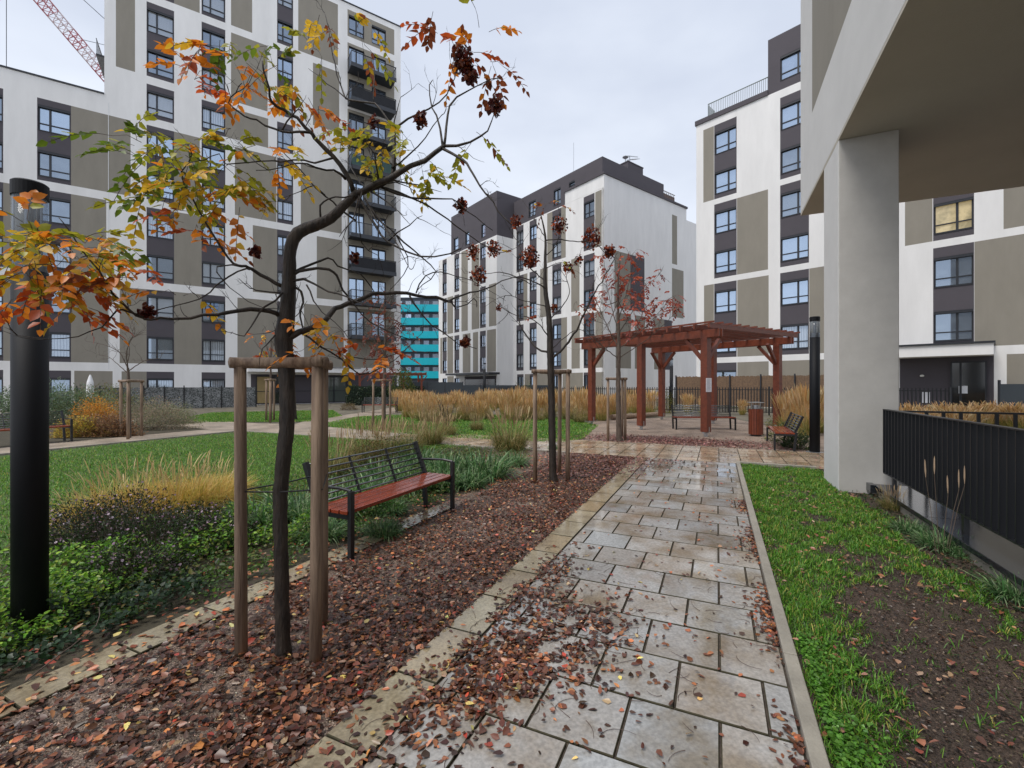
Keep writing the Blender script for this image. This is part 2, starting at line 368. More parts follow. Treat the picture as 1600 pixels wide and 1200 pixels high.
# tower panels
f.r(181,211,F1(8)+hb,F1(12)-hb,1)
for lv in ((10,12),(5,7),(3,5),(1,3)): f.r(268 if lv[0]>3 else 272,312 if lv[0]>3 else 318,F1(lv[0])+hb,F1(lv[1])-hb,1)
f.r(187,232,F1(1)+hb,F1(3)-hb,1); f.r(190,232,0,F1(1)-hb,1)
f.r(361,394,F1(10)+hb,F1(12)-hb,1); f.r(361,418,F1(8)+hb,F1(10)-hb,1); f.r(351,419,F1(7)+hb,F1(8)-hb,1); f.r(367,432,F1(5)+hb,F1(7)-hb,1)
f.r(395,435,F1(3)+hb,F1(5)-hb,1); f.r(371,437,F1(1)+hb,F1(3)-hb,1)
f.r(466,528,F1(10)+hb,F1(12)-hb,1); f.r(489,530,F1(8)+hb,F1(10)-hb,1); f.r(470,534,F1(5)+hb,F1(7)-hb,1); f.r(495,535,F1(3)+hb,F1(5)-hb,1); f.r(475,537,F1(1)+hb,F1(3)-hb,1)
fl=[(1,3),(3,5),(5,7),(7,8),(8,10),(10,12)]
for a,b in ((229,272),(315,352),(433,458)):
    f.col(a,b,fl,F1,hb,types=[0,1,1,3,2,3])
    if a<400: f.rects.append((f.t(a),f.t(b),.05,F1(1)-hb,2)); f.win(f.t(a)+.03,f.t(b)-.03,.35,2.0,[1])
# balcony stack
for k in range(1,12):
    f.r(543,616,F1(k)+(hb if k in(1,11,3,9) else .0),F1(k+1)-(hb if k in(2,8,10,11) else -.0),1)
for k in range(2,12):
    for a,b in ((545,569),(581,603)):
        if k==11: f.win(f.t(a),f.t(b),F1(k)+.6,F1(k)+2.2,[0,3],.5)
        else: f.win(f.t(a),f.t(b),F1(k)+.15,F1(k)+2.35,[0,1,3,3],.5,True)
f.rects.append((f.t(392),f.t(620),0,F1(1)-hb-.1,2))
TT0,TT1,TS=-22,f.t(626),f.t(163)
f.build(TT0,TS,21.1,14,WM)
w2=[w for w in f.wins]; 
f.build(TS+.0,TT1,34.7,14,WM)
# parapet caps
for q in ((TT0-.05,TS-.01,-.06,.4,21.1,21.2),(TS-.05,TT1+.06,-.06,.4,34.7,34.8),(TT1-.3,TT1+.05,.402,14,34.7,34.8)):
    m=MB(); m.box(*q); o=m.build('parapet_cap',framem,b1); f.place(o)
# expansion joint
m=MB(); m.box(f.t(169),f.t(169)+.03,-.012,-.002,2.6,20.6); o=m.build('expansion_joint',whitem,b1); f.place(o)
# balconies
ba,bb=f.t(543),f.t(611)
greenglass=mat('green_balcony_screen',(.05,.14,.12),.3)
BW=bb-ba; BD=1.35
sl=MB(); sl.box(0,BW,-BD,-.005,-.10,.08); sl.box(-.03,BW+.03,-BD-.03,-BD,-.22,.12)
sl_me=sl.data('balcony',mat('balcony_slab',(.035,.04,.05),.6,var=.1,vscale=2))
rl=MB()
for i in range(int(BW/.11)+1): rl.box(i*.11,i*.11+.014,-BD+.0,-BD+.045,.121,1.05)
for i in range(int(BD/.11)): 
    for x in (0,BW-.014): rl.box(x,x+.014,-BD+.06+i*.11,-BD+.085+i*.11,.081,1.05)
rl.box(-.01,BW+.01,-BD-.01,-BD+.05,1.051,1.10); rl.box(-.01,.03,-BD+.051,-.01,1.052,1.10); rl.box(BW-.03,BW+.01,-BD+.051,-.01,1.052,1.10)
rl_me=rl.data('railing',black)
sc=MB(); sc.box(.03,BW-.03,-BD+.055,-BD+.065,.13,1.02); sc_me=sc.data('privacy_screen',greenglass)
sc2_me=sc.data('privacy_screen',mat('dark_balcony_screen',(.035,.037,.045),.7))
for k in range(2,11):
    o=link(bpy.data.objects.new('balcony',sl_me),b1); f.place(o,ba,F1(k)+.02)
    link(bpy.data.objects.new('railing',rl_me),o)
    if k in (7,9): link(bpy.data.objects.new('privacy_screen',sc_me if k==7 else sc2_me),o)
    if k==4: link(bpy.data.objects.new('privacy_screen',sc2_me),o)
# side balconies on the tower's left end
for z in (20.4,24.2):
    m=MB(); m.box(-.9,-.02,3,6,z+1.0,z+1.15); 
    for i in range(14): m.box(-.88,-.86,3.02+i*.22,3.05+i*.22,z+1.15,z+2.2)
    m.box(-.9,-.86,3,6,z+2.2,z+2.25); o=m.build('side_balcony',black,b1); f.place(o,TS)
# entrance: canopy, glass
m=MB(); m.box(f.t(386),f.t(556),-1.5,-.003,F1(1)-.22,F1(1)+.16); o=m.build('entrance_canopy',[stucco],b1); f.place(o)
m=MB(); m.box(f.t(386)-.03,f.t(556)+.03,-1.54,-.005,F1(1)+.161,F1(1)+.21); o=m.build('canopy_flashing',framem,b1); f.place(o)
ochre=mat('ochre_door_panel',(.34,.25,.11),.5,var=.1)
for a,b,mt_,nm in ((401,424,ochre,'entrance_door'),(428,456,dkglass,'entrance_glazing'),(460,500,darkst,'door_panel'),(503,521,mat('green_tinted_glass',(.09,.11,.10),.12,spec=.8),'entrance_glazing'),(522,540,MATS['green_tinted_glass'],'entrance_glazing')):
    m=MB(); m.box(f.t(a),f.t(b),-.05,-.004,.1,2.2); o=m.build(nm,mt_,b1); f.place(o)
    m=MB(); t0,t1=f.t(a),f.t(b)
    for q in ((t0-.04,t0+.02,.08,2.24),(t1-.02,t1+.04,.08,2.24),(t0+.02,t1-.02,2.17,2.24),(t0+.02,t1-.02,1.0,1.05)): m.box(q[0],q[1],-.08,-.051,q[2],q[3])
    o=m.build('door_frame',framem,b1); f.place(o)
FB1=f
# ================================================================ MIDDLE BLOCK
b2=empty('apartment_building',(9.03,44.05,0),0,'white apartment block with dark penthouse floor, in the middle distance behind the pergola','building')
F2=lambda k: 3.0+3.0*(k-1)
fr=Facade((9.03,44.05),(.61,-.793),b2)        # right section of the long front, x grows to the right
sA=[(1,3),(3,5),(5,7)]
for a,b in ((807,818),(827.5,838.5),(863,877),(912,929)):
    fr.col(a,b,sA,F2,.22,types=[0,0,3,1,2],split=.45)
for a,b,l in ((818,824,(3,5)),(844,856,(3,5)),(892.5,905.5,(3,5)),(877,886,(1,3)),(893,906,(1,3)),(930,942.5,(1,3)),(930,940,(5,7)),(855,863,(5,7)),(877,884,(5,7)),(930,942.5,(1,1)),(839,850,(5,5))):
    if l[0]<l[1]: fr.r(a,b,F2(l[0])+.22,F2(l[1])-.22,1)
for a,b in ((820,862),(879,911),(930,943)): fr.r(a,b,0,F2(1)-.22,1)
for a,b in ((808,818),(828,838),(864,872),(912,921)): fr.rects.append((fr.t(a),fr.t(b),0.05,F2(1)-.22,2)); fr.win(fr.t(a),fr.t(b),.2,2.5,[0],.5,True)
tl=fr.t(802.2); 
fr.build(tl,-.006,F2(7)-.1,22,WM)
# end wall + left section
Pw=fr.P0+fr.d*tl; inn=Vector((.793,.61)); Pl=Pw-inn*2.52
fl2=Facade((Pl.x,Pl.y),(.61,-.793),b2); F3=lambda k: 2.9+2.78*(k-1)
for a,b in ((691.5,698),(710,717.6),(750,759)):
    fl2.col(a,b,sA,F3,.2,types=[0,0,3,1],split=.5,hi=2.15)
    fl2.win(fl2.t(a),fl2.t(b),.2,2.4,[0],.5,True)
for a,b,l in ((721,731,(3,7)),(737,749,(3,7)),(764,775.5,(3,5)),(699,708,(3,5)),(688,691,(1,3)),(699,708,(1,3)),(723,735,(1,3)),(739,747,(1,3)),(761,775,(1,3))):
    fl2.r(a,b,F3(l[0])+.2,F3(l[1])-.2,1)
fl2.r(699,709,0,F3(1)-.2,1); fl2.r(726,775,0,F3(1)-.3,2)
tL=fl2.t(685.5)
fl2.build(tL,0,F3(7)-.05,2.519,WM)
m=MB(); m.box(tL,0,2.521,20,-.05,F3(7)-.05); o=m.build('wall',stucco,b2); fl2.place(o)
m=MB(); m.box(fl2.t(712),fl2.t(781),-1.6,-.003,2.75,3.0); o=m.build('entrance_canopy',framem,b2); fl2.place(o)
m=MB(); m.box(fl2.t(728),fl2.t(774),-.1,-.004,.1,2.2); o=m.build('entrance_glazing',dkglass,b2); fl2.place(o)
# penthouse pieces
ph=Facade((Pl.x+.793*.05,Pl.y+.61*.05),(.61,-.793),b2)
for a in (709,): ph.win(ph.t(a),ph.t(a+7),F3(7)+.5,F3(7)+2.2,[3],None)
for a in (727,752): ph.win(ph.t(a),ph.t(a+6),F3(7)+.5,F3(7)+2.2,[3],None)
ph.build(ph.t(705),-.05,24.9,12,[darkst]*3,'penthouse_wall',F3(7)-.04)
ph=Facade((fr.P0.x+inn.x*.04,fr.P0.y+inn.y*.04),(.61,-.793),b2)
for a,b in ((826,837),(865,876)): ph.win(ph.t(a),ph.t(b),F2(7)+.35,F2(7)+2.1,[3,0],.5)
ph.win(ph.t(889),ph.t(898),F2(7)+1.55,F2(7)+2.1,[0],None)
ph.build(tl+.02,-.25,24.05,10.3,[darkst]*3,'penthouse_wall',F2(7)-.09)
# raised white parapet round the right corner
f2=Facade((9.03,44.05),(.793,.61),b2)
m=MB(); tq=fr.t(883); m.box(tq,-.008,-.006,.25,F2(7)-.09,22.2); o=m.build('parapet',stucco,b2); fr.place(o)
m=MB(); m.box(tq-.05,.08,-.12,.3,22.201,22.42); o=m.build('parapet_cap',darkst,b2); fr.place(o)
te=f2.t(1072.5)
for a,b,z0,z1,c in ((960,985,9.25,15.0,1),(985,1007,9.25,15.0,2),(962,986,3.2,8.8,1),(992,1008,3.2,8.8,1),(1022,1038,3.2,8.8,1),(1038,1050,3.2,8.8,2),(1050,1058,15.3,20.9,1),(1050,1068,9.25,14.8,1)):
    f2.r(a,b,z0,z1,c)
f2.build(0,te,22.2,.298,WM)
m=MB(); m.box(.301,te-.001,.301,21.5,-.05,21.0); o=m.build('wall',stucco,b2); f2.place(o)
m=MB(); m.box(.32,te+.1,-.12,.35,22.201,22.42); o=m.build('parapet_cap',darkst,b2); f2.place(o)
m=MB(); m.box(te-.25,te+.1,.352,20,22.2,22.42); o=m.build('parapet_cap',darkst,b2); f2.place(o)
m=MB(); m.box(f2.t(988.5),f2.t(1012),.6,3.2,21.001,25.0); m.box(f2.t(988.5)-.05,f2.t(1012)+.05,.55,3.25,25.001,25.1); o=m.build('chimney',darkst,b2); f2.place(o)
m=MB(); a=f2.t(996)
m.bar((a,1,25.1),(a,1,26),.08,.08); m.bar((a-.3,1,25.9),(a+1.4,1,26.3),.08,.06)
for i in range(5): m.bar((a+.3*i,.6,25.5+.1*i),(a+.3*i,1.4,25.7+.1*i),.05,.05)
m.lathe([(.02,25.4),(.32,25.6),(.34,25.65)],10,0,a-.7,1); m.bar((a-.7,1,25.1),(a-.7,1,25.5),.08,.08); o=m.build('aerial',zinc,b2); f2.place(o)
m=MB(); a,b=f2.t(1014),f2.t(1062)
for i in range(int((b-a)/.35)+1): m.box(a+i*.35,a+i*.35+.05,.6,.64,22.43,23.6)
m.box(a,b,.59,.65,23.6,23.66); m.box(a,b,.66,.70,22.6,23.4); o=m.build('terrace_railing',mat('rust_brown_metal',(.14,.10,.09),.6),b2); f2.place(o)
m=MB(); m.bar((5,46,24),(5,46,29),.04,.04); o=m.build('lightning_rod',zinc,b2); o.location=(-9.03+2,-44.05+5,0)
# ================================================================ RIGHT BLOCK
b3=empty('apartment_building',(18.6,29.7,0),0,'long white and olive apartment block with roof terrace railing, partly behind the pillar','building')
f3=Facade((18.6,29.7),(.679,-.734),b3); F4=lambda k: 3.36+2.95*(k-1) if k>0 else 0
for a,b in ((1116,1151),(1219,1264),(1458,1522)):
    f3.col(a,b,sA,F4,.2,types=[3,3,0,1,3] if a<1400 else [0,0,0],split=.62 if a<1400 else .6)
    if a<1400: f3.rects.append((f3.t(a),f3.t(b),0.05,F4(1)-.2,2)); f3.win(f3.t(a)+.03,f3.t(b)-.03,.9,2.6,[0])
# the lit window
for i,wn in enumerate(f3.wins):
    if abs(wn[0]-f3.t(1458)-.03)<.05 and abs(wn[2]-(F4(3)+.58))<.1: f3.wins[i]=wn[:7]+(True,)
for a,b,l in ((1099,1115.5,(5,7)),(1151.5,1200,(3,5)),(1100,1115.5,(1,3)),(1152,1201,(1,3)),(1264.5,1400,(1,3)),(1414,1457,(3,5)),(1568,1700,(3,5)),(1522.5,1700,(1,3)),(1300,1350,(5,7)),(1560,1650,(5,7))):
    f3.r(a,b,F4(l[0])+.2,F4(l[1])-.2,1)
f3.r(1152,1201,0,F4(1)-.2,1); f3.r(1220,1290,0,F4(1)-.2,1); f3.r(1573,1700,0,F4(1)-.25,1)
f3.r(1406,1553,0,F4(1)-.3,2)
t0,t1=f3.t(1088),21
f3.build(t0,t1,21.4,14,WM)
m=MB(); m.box(t0-.08,f3.t(1200)-.0,-.08,.35,21.401,21.75); m.box(t0-.08,t0+.3,.351,14,21.401,21.75); o=m.build('parapet_cap',darkst,b3); f3.place(o)
ph=Facade((18.6+.734*.04,29.7+.679*.04),(.679,-.734),b3)
ph.win(ph.t(1219),ph.t(1264),F4(7)+1.0,F4(7)+2.6,[3],.62)
ph.build(ph.t(1200),t1,25.2,13,[darkst]*3,'penthouse_wall',21.402)
m=MB(); a,b=f3.t(1101.5),f3.t(1199)
for i in range(int((b-a)/.13)+1): m.box(a+i*.13,a+i*.13+.018,.5,.53,21.75,22.95)
m.box(a,b,.49,.54,22.95,23.0); m.box(a,b,.50,.53,21.85,21.88)
for i in range(10): m.box(a,a+.03,.55+i*.13,.58+i*.13,21.75,22.95)
o=m.build('terrace_railing',mat('grey_green_metal',(.16,.19,.18),.5),b3); f3.place(o)
m=MB(); m.box(f3.t(1392),f3.t(1553),-1.7,-.003,3.05,3.62); o=m.build('entrance_canopy',stucco,b3); f3.place(o)
m=MB(); m.box(f3.t(1392),f3.t(1553)+.06,-1.78,-.003,3.621,3.72); o=m.build('canopy_flashing',framem,b3); f3.place(o)
for a,b in ((1487,1500),(1502,1540)):
    m=MB(); m.box(f3.t(a),f3.t(b),-.06,-.004,.1,2.75); o=m.build('entrance_door',dkglass,b3); f3.place(o)
    m=MB(); t_,u_=f3.t(a),f3.t(b); m.box(t_-.04,t_+.02,-.1,-.061,.1,2.8); m.box(u_-.02,u_+.04,-.1,-.061,.1,2.8); m.box(t_+.02,u_-.02,-.1,-.061,2.72,2.8); o=m.build('door_frame',framem,b3); f3.place(o)
m=MB(); m.box(f3.t(1441),f3.t(1453),-.03,-.003,.55,1.15); o=m.build('notice',paper,b3); f3.place(o)
m=MB(); m.box(f3.t(1498),f3.t(1512),-.075,-.062,1.1,1.5); o=m.build('notice',paper,b3); f3.place(o)
m=MB(); m.box(f3.t(1384),f3.t(1391),-1.55,-1.2,2.9,3.04); o=m.build('canopy_lamp',whitem,b3); f3.place(o)
for px in (1441,):
    m=MB(); m.lathe([(.05,0),(.09,.02),(.09,.09),(.03,.12)],12); o=m.build('wall_lamp',mat('wall_lamp_glass',(.8,.8,.75),.3),b3); f3.place(o,f3.t(px),2.0,-.1)
def txt(body,size,loc,rot,m,parent,name='lettering'):
    c=bpy.data.curves.new(name,'FONT'); c.body=body; c.size=size; c.extrude=.004; c.align_x='CENTER'; c.align_y='CENTER'
    t=bpy.data.objects.new('tmp',c); COL.objects.link(t); bpy.context.view_layer.update()
    me=bpy.data.meshes.new_from_object(t); bpy.data.objects.remove(t); me.materials.clear(); me.materials.append(m)
    o=bpy.data.objects.new(name,me); link(o,parent); o.location=loc; o.rotation_euler=rot; return o
# ================================================================ TEAL BLOCK far away
b5=empty('apartment_building',(-24,100,0),0,'distant apartment block with bright turquoise balcony bands between two white buildings','building')
m=MB(); m.box(-6,12,0,14,0,20.6); m.box(-6.1,12.1,-.4,.4,20.61,20.8); m.build('wall',mat('slate_facade',(.09,.10,.13),.6),b5)
for k in range(6):
    m=MB(); z=1.6+(600-(582-k*20.6))*100/702-1.3
    m.box(-6,12,-1.3,-1.2,z,z+1.55); m.box(-6,12,-1.199,-.01,z,z+.15); m.build('balcony',teal,b5)
    for j in range(9):
        x=-5.6+j*2; w=MB(); w.box(x,x+1.15,-.06,-.005,z+.2,z+2.5); w.box(x-.05,x,-.09,-.004,z+.2,z+2.5)
        w.build('window',PANE[(j*5+k*3)%4],b5)
# far small house with red roof
h=empty('house',(36,75,0),.4,'small distant house with a red roof, glimpsed right of the middle apartment block','house')
m=MB(); m.box(-3,3,-3,3,0,4.8); m.build('wall',stucco,h)
m=MB(); n=0; m.v=[(-3.4,-3.4,4.8),(3.4,-3.4,4.8),(3.4,3.4,4.8),(-3.4,3.4,4.8),(-3.4,0,7),(3.4,0,7)]
for q in ((0,1,5,4),(2,3,4,5),(0,4,3),(1,2,5),(0,3,2,1)): m.face(q)
m.build('roof',mat('red_roof_tiles',(.42,.08,.05),.7,bump=.3,bscale=5),h)
# ================================================================ TOWER CRANE
cr=empty('tower_crane',(-62,72,0),0,'red and white lattice crane jib rising behind the lower left roof','crane')
A=P(205,170,74)-cr.location; B=P(10,-58,60)-cr.location
redp=mat('crane_red_paint',(.42,.12,.14),.5); whp=mat('crane_white_paint',(.58,.48,.50),.5)
m=MB(); d=(B-A).normalized(); sx=d.cross(Vector((0,0,1))).normalized(); up=sx.cross(d).normalized()
n=26; C=[]
for i in range(n+1):
    p=A+(B-A)*i/n; C.append((p-sx*.75,p+sx*.75,p+up*1.5))
for i in range(n):
    mi=(i//3)%2
    for k in range(3):
        m.bar(C[i][k],C[i+1][k],.12,.12,mi); m.bar(C[i][k],C[i+1][(k+1)%3],.06,.06,mi); m.bar(C[i][k],C[i][(k+1)%3],.06,.06,mi)
m.build('jib',[redp,whp],cr)
m=MB(); m.bar(A+Vector((2,0,9)),B+up*4.5,.06,.06); m.bar(A+Vector((2,0,9)),A+(B-A)*.5+up*1.5,.05,.05); m.bar(B,B-Vector((0,0,26)),.05,.05); m.build('stay_cable',black,cr)
m=MB(); q=A+Vector((2,1,0))
for sx_ in (-.8,.8):
    for sy_ in (-.8,.8): m.bar((q.x+sx_,q.y+sy_,0),(q.x+sx_,q.y+sy_,q.z+9),.16,.16)
for i in range(22): z=i*(q.z+8)/22; m.bar((q.x-.8,q.y-.8,z),(q.x+.8,q.y-.8,z+2.2),.08,.08); m.bar((q.x-.8,q.y-.8,z),(q.x-.8,q.y+.8,z+2.2),.08,.08)
m.build('mast',redp,cr)
# ================================================================ OVERHANG BUILDING (near right)
b4=empty('building_overhang',UV(8.1,1.647,0),0,'near building corner overhanging on a square rendered pillar at the right','building')
g4=Facade((UV(0,1.647).x,UV(0,1.647).y),(-CU,-SU),b4)
ZS=5.28
g4.rt(-10.13,9,6.75,11.5,1); g4.rt(-10.9,-9,12.1,17,1)
g4.win(-6,-4,13,15,[3]); g4.win(0,2,13,15,[3])
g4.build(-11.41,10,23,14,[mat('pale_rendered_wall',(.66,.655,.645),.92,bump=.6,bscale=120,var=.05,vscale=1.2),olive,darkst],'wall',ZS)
m=MB(); m.quad((-11.41,0,ZS-.004),(-11.41,14,ZS-.004),(10,14,ZS-.004),(10,0,ZS-.004)); 
m=MB(); m.box(-11.409,9.999,.001,13.999,ZS-.05,ZS-.002); o=m.build('soffit',soff,b4); g4.place(o)
m=MB(); m.box(0,1.0,0,.715,-.05,ZS-.051); m.m[2]=1  # left face in paler wall colour, others greyer: light and shade painted in
o=m.build('pillar',[mat('shaded_stucco_pillar',(.50,.485,.46),.92,bump=.8,bscale=160,var=.07,vscale=3),MATS['pale_rendered_wall']],b4,bevel=.012); o.rotation_euler=(0,0,UANG)      # x along u, y should be +v (right-hand side)
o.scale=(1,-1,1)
# back wall deep under the overhang
m=MB(); m.box(-11.0,9,13,13.3,0,ZS-.06); o=m.build('recessed_wall',greyst,b4); g4.place(o)
# ================================================================ GROUND SHEETS
def sheet(name, pts, z, m, thick=None):
    mb=MB(); n=len(pts); mb.v=[(p[0],p[1],z) for p in pts]; mb.face(tuple(range(n)))
    o=mb.build(name,m); 
    # make face point up
    if o.data.polygons[0].normal.z<0: o.data.flip_normals()
    return tag(o,kind='structure')
def uvp(*a): return [UV(u,v) for u,v in a]
sheet('ground',[(-300,-60),(300,-60),(300,400),(-300,400)],-.02,farground)
sheet('soil_bed',uvp((-4,-14.6),(10.03,-14.6),(10.03,-3.34),(-4,-3.34)),-.008,bedm)
sheet('gravel_strip',uvp((-4,-3.36),(10.03,-3.36),(10.03,-1.35),(-4,-1.35)),-.004,gravel2)
sheet('bench_gravel',uvp((5.4,-3.1),(10.03,-5.2),(10.03,-3.3),(5.4,-3.05)),-.0005,gravel2)
sheet('lawn',uvp((-1,-14.55),(10.0,-14.55),(10.0,-6.2),(6.5,-5.6),(5,-5.9),(3.5,-5.6),(-1,-6.0)),-.004,lawnm)
sheet('left_path',uvp((-6,-16.4),(12.4,-16.4),(12.4,-14.75),(-6,-14.75)),-.004,pathgr)
sheet('cross_path',uvp((10.06,-40),(12.4,-40),(12.4,-3.2),(10.06,-3.2)),.0,pathgr)
sheet('soil_bed',uvp((-6,-34),(10.0,-34),(10.0,-16.5),(-6,-16.5)),-.006,bedm)
sheet('pergola_gravel',[G(905,691),G(925,664),G(960,655),G(1060,652),G(1150,655),G(1215,668),G(1262,706),G(1400,717),G(1150,712),G(900,705)],-.003,gravel)
sheet('pergola_gravel',uvp((12.42,-4.1),(12.42,4.2),(20,3),(20,-4.5),(15,-5.5)),-.007,gravel)
sheet('far_lawn',[G(500,663),G(560,651),G(690,646),G(880,652),G(935,665),G(912,686),G(880,691),G(830,690),G(700,684),G(520,668)],-.0035,lawnm)
sheet('far_lawn',[G(270,656),G(330,645),G(520,641),G(535,650),G(480,659),G(280,660)],-.0035,lawnm)
sheet('far_path',[G(445,668),G(475,658),G(560,645),G(640,633),G(700,629),G(700,634),G(640,642),G(570,652),G(510,665),G(470,672)],-.0025,pathgr)
sheet('lawn_verge',uvp((-3,.42),(10.03,.42),(10.03,2.3),(-3,2.3)),-.006,soilg)
sheet('soil_patch',uvp((-2,1.84),(9,1.76),(9,2.2),(-2,2.2)),.005,soilg)
# pavers ----------------------------------------------------------
def slab(mb,u0,u1,v0,v1,z,col):
    if u1-u0<.03 or v1-v0<.03: return
    g=.0045; c=.004; dk=tuple(x*.30 for x in col); u0+=g;u1-=g;v0+=g;v1-=g
    dz=[random.uniform(-.0018,.0018) for _ in range(4)]
    q=[(u0,v0),(u1,v0),(u1,v1),(u0,v1)]; n=len(mb.v)
    for (u,v),d in zip(q,dz): mb.v.append(tuple(UV(u,v,-.03)))
    for (u,v),d in zip(q,dz): mb.v.append(tuple(UV(u,v,z-c+d)))
    for (u,v),d,(su,sv) in zip(q,dz,((1,1),(-1,1),(-1,-1),(1,-1))): mb.v.append(tuple(UV(u+su*c,v+sv*c,z+d)))
    for a in (0,4):
        for i in range(4):
            j=(i+1)%4; mb.face((n+a+j,n+a+i,n+a+4+i,n+a+4+j),1,dk)
    mb.face((n+11,n+10,n+9,n+8),0,col)
def shade(): 
    k=random.uniform(.82,1.12); w=random.uniform(-.05,.05); return (k*(1+w),k,k*(1-w))
pv=MB(); P_=.411
r=0; u=-3.01
u0=2.328-P_*13
for i in range(60):
    a=u0+i*P_; b=a+P_
    if a>10.02: break
    b=min(b,10.03); off=.22 if (i%2==1) else .014
    k=-6
    while off+k*P_<.345:
        c,d=off+k*P_,off+(k+1)*P_; c,d=max(c,-1.344),min(d,.345)
        if d>c: slab(pv,a,b,c,d,.012,shade())
        k+=1
jm=mat('mossy_joint',(.06,.055,.035),.95,spec=.1,var=.3,vscale=20)
o=pv.build('paved_path',[paver,jm]); tag(o,kind='structure')
pv=MB()
i=0; v=-9
while v<6.5:
    k=0; off=(i%2)*P_/2
    uu=10.03-off
    while uu<12.4:
        a,b=max(uu,10.03),min(uu+P_,12.4)
        slab(pv,a,b,v,v+P_,.012,shade()); uu+=P_
    v+=P_; i+=1
o=pv.build('paved_cross_path',[paver_mat('wet_brown_paver',(.42,.33,.24),(.28,.205,.135),.08),jm]); tag(o,kind='structure')
sheet('joint_sand',uvp((-3,-1.62),(10.03,-1.62),(10.03,.35),(-3,.35)),.0015,soil)
sheet('joint_sand',uvp((10.03,-9),(12.4,-9),(12.4,6.6),(10.03,6.6)),.0015,soil)
for v0,v1,nm in ((-1.615,-1.350,'edging_strip'),(-3.345,-3.095,'edging_strip')):
    e=MB(); u=-3
    while u<(9.6 if v0>-2 else 4.6):
        slab(e,u,min(u+.5,10.02),v0,v1,.013,shade()); u+=.5
    tag(e.build(nm,[edgep,jm]),kind='structure')
def kerb(pts, w, z, name='kerb'):
    m=MB()
    for a,b in zip(pts[:-1],pts[1:]):
        a=Vector(a); b=Vector(b); n=max(1,round((b-a).length/1.0))
        for i in range(n):
            p=a.lerp(b,i/n); q=a.lerp(b,(i+1)/n); d=(q-p).normalized(); m.bar(p+d*.003+Vector((0,0,z/2-.05)),q-d*.003+Vector((0,0,z/2-.05)),w,z+.1)
    return tag(m.build(name,concrete,bevel=.006),kind='structure')
kerb([UV(-3,.385),UV(10.03,.385)],.07,.05)
kerb([UV(10.065,.35),UV(10.065,1.7)],.07,.05)
kerb([UV(10.03,-3.2),UV(10.03,-14.7)],.06,.03)
kerb([UV(10.0,-14.72),UV(-5,-14.72)],.06,.03)
sheet('ramp',uvp((-4,2.6),(10.0,2.6),(10.0,13),(-4,13)),-.003,mat('grey_paving',(.16,.155,.15),.7,bump=.5,bscale=120,var=.2,vscale=2))
# coping wall foot and railing -------------------------------------
wl=empty('low_wall',UV(0,2.2,0),0,'low concrete wall with black metal coping under the near railing','wall')
m=MB(); 
def uvbox(m,u0,u1,v0,v1,z0,z1,mi=0,o=Vector((0,0,0))):
    n=len(m.v)
    for z in (z0,z1):
        for u,v in ((u0,v0),(u1,v0),(u1,v1),(u0,v1)): m.v.append(tuple(UV(u,v,z)-o))
    for q in ((0,1,2,3),(7,6,5,4),(0,4,5,1),(1,5,6,2),(2,6,7,3),(3,7,4,0)): m.face(tuple(n+i for i in q),mi)
O=wl.location
uvbox(m,-1,8.09,2.08,2.72,-.05,.10,0,O); m.build('wall_base',concrete,wl,bevel=.01)
copm=mat('wet_black_flashing',(.014,.017,.022),.12,spec=.8,bump=.05,bscale=6)
for i in range(5):
    a=-1+i*1.83; m=MB(); uvbox(m,a,min(a+1.826,8.10),2.05,2.80,.101,.155,0,O); m.build('coping',copm,wl,bevel=.004)
m=MB(); uvbox(m,7.9,8.095,1.98,2.049,.06,.17,0,O); m.build('coping',copm,wl)
rr=empty('railing',UV(8,2.17,0),0,'near black flat-bar railing beside the pillar','railing'); O=rr.location
m=MB(); uvbox(m,-.5,7.98,2.14,2.20,1.235,1.247,0,O); m.build('top_rail',black,rr)
m=MB(); uvbox(m,-.5,7.98,2.145,2.195,.335,.347,0,O); m.build('bottom_rail',black,rr)
bm=MB(); uvbox(bm,0,.010,0,.055,.348,1.234); bm.v=[(x-UV(0,0).x,y,z) for x,y,z in bm.v]; bme=bm.data('baluster',black)
for i in range(74):
    o=link(bpy.data.objects.new('baluster',bme),rr); o.location=UV(7.97-i*.115,2.1425)-O
for u in (7.6,5.7,3.8,1.9,.2):
    m=MB(); uvbox(m,u,u+.05,2.15,2.19,.155,.334,0,O); m.build('post',black,rr)
rr=empty('railing',UV(10.1,3.1,0),0,'black upright-bar railing behind the near railing','railing'); O=rr.location
m=MB(); uvbox(m,10.08,10.14,2.4,8.4,1.10,1.13,0,O); m.build('top_rail',black,rr)
m=MB(); uvbox(m,10.09,10.13,2.4,8.4,.15,.17,0,O); m.build('bottom_rail',black,rr)
bm=MB(); uvbox(bm,0,.03,0,.045,.171,1.099); bme=bm.data('baluster',black)
for i in range(27):
    o=link(bpy.data.objects.new('baluster',bme),rr); o.location=UV(10.095,2.4+i*.225)-O
for u,v in ((10.1,2.4),(10.1,8.35)):
    m=MB(); uvbox(m,u-.02,u+.03,v,v+.05,0,1.099,0,O); m.build('post',black,rr)
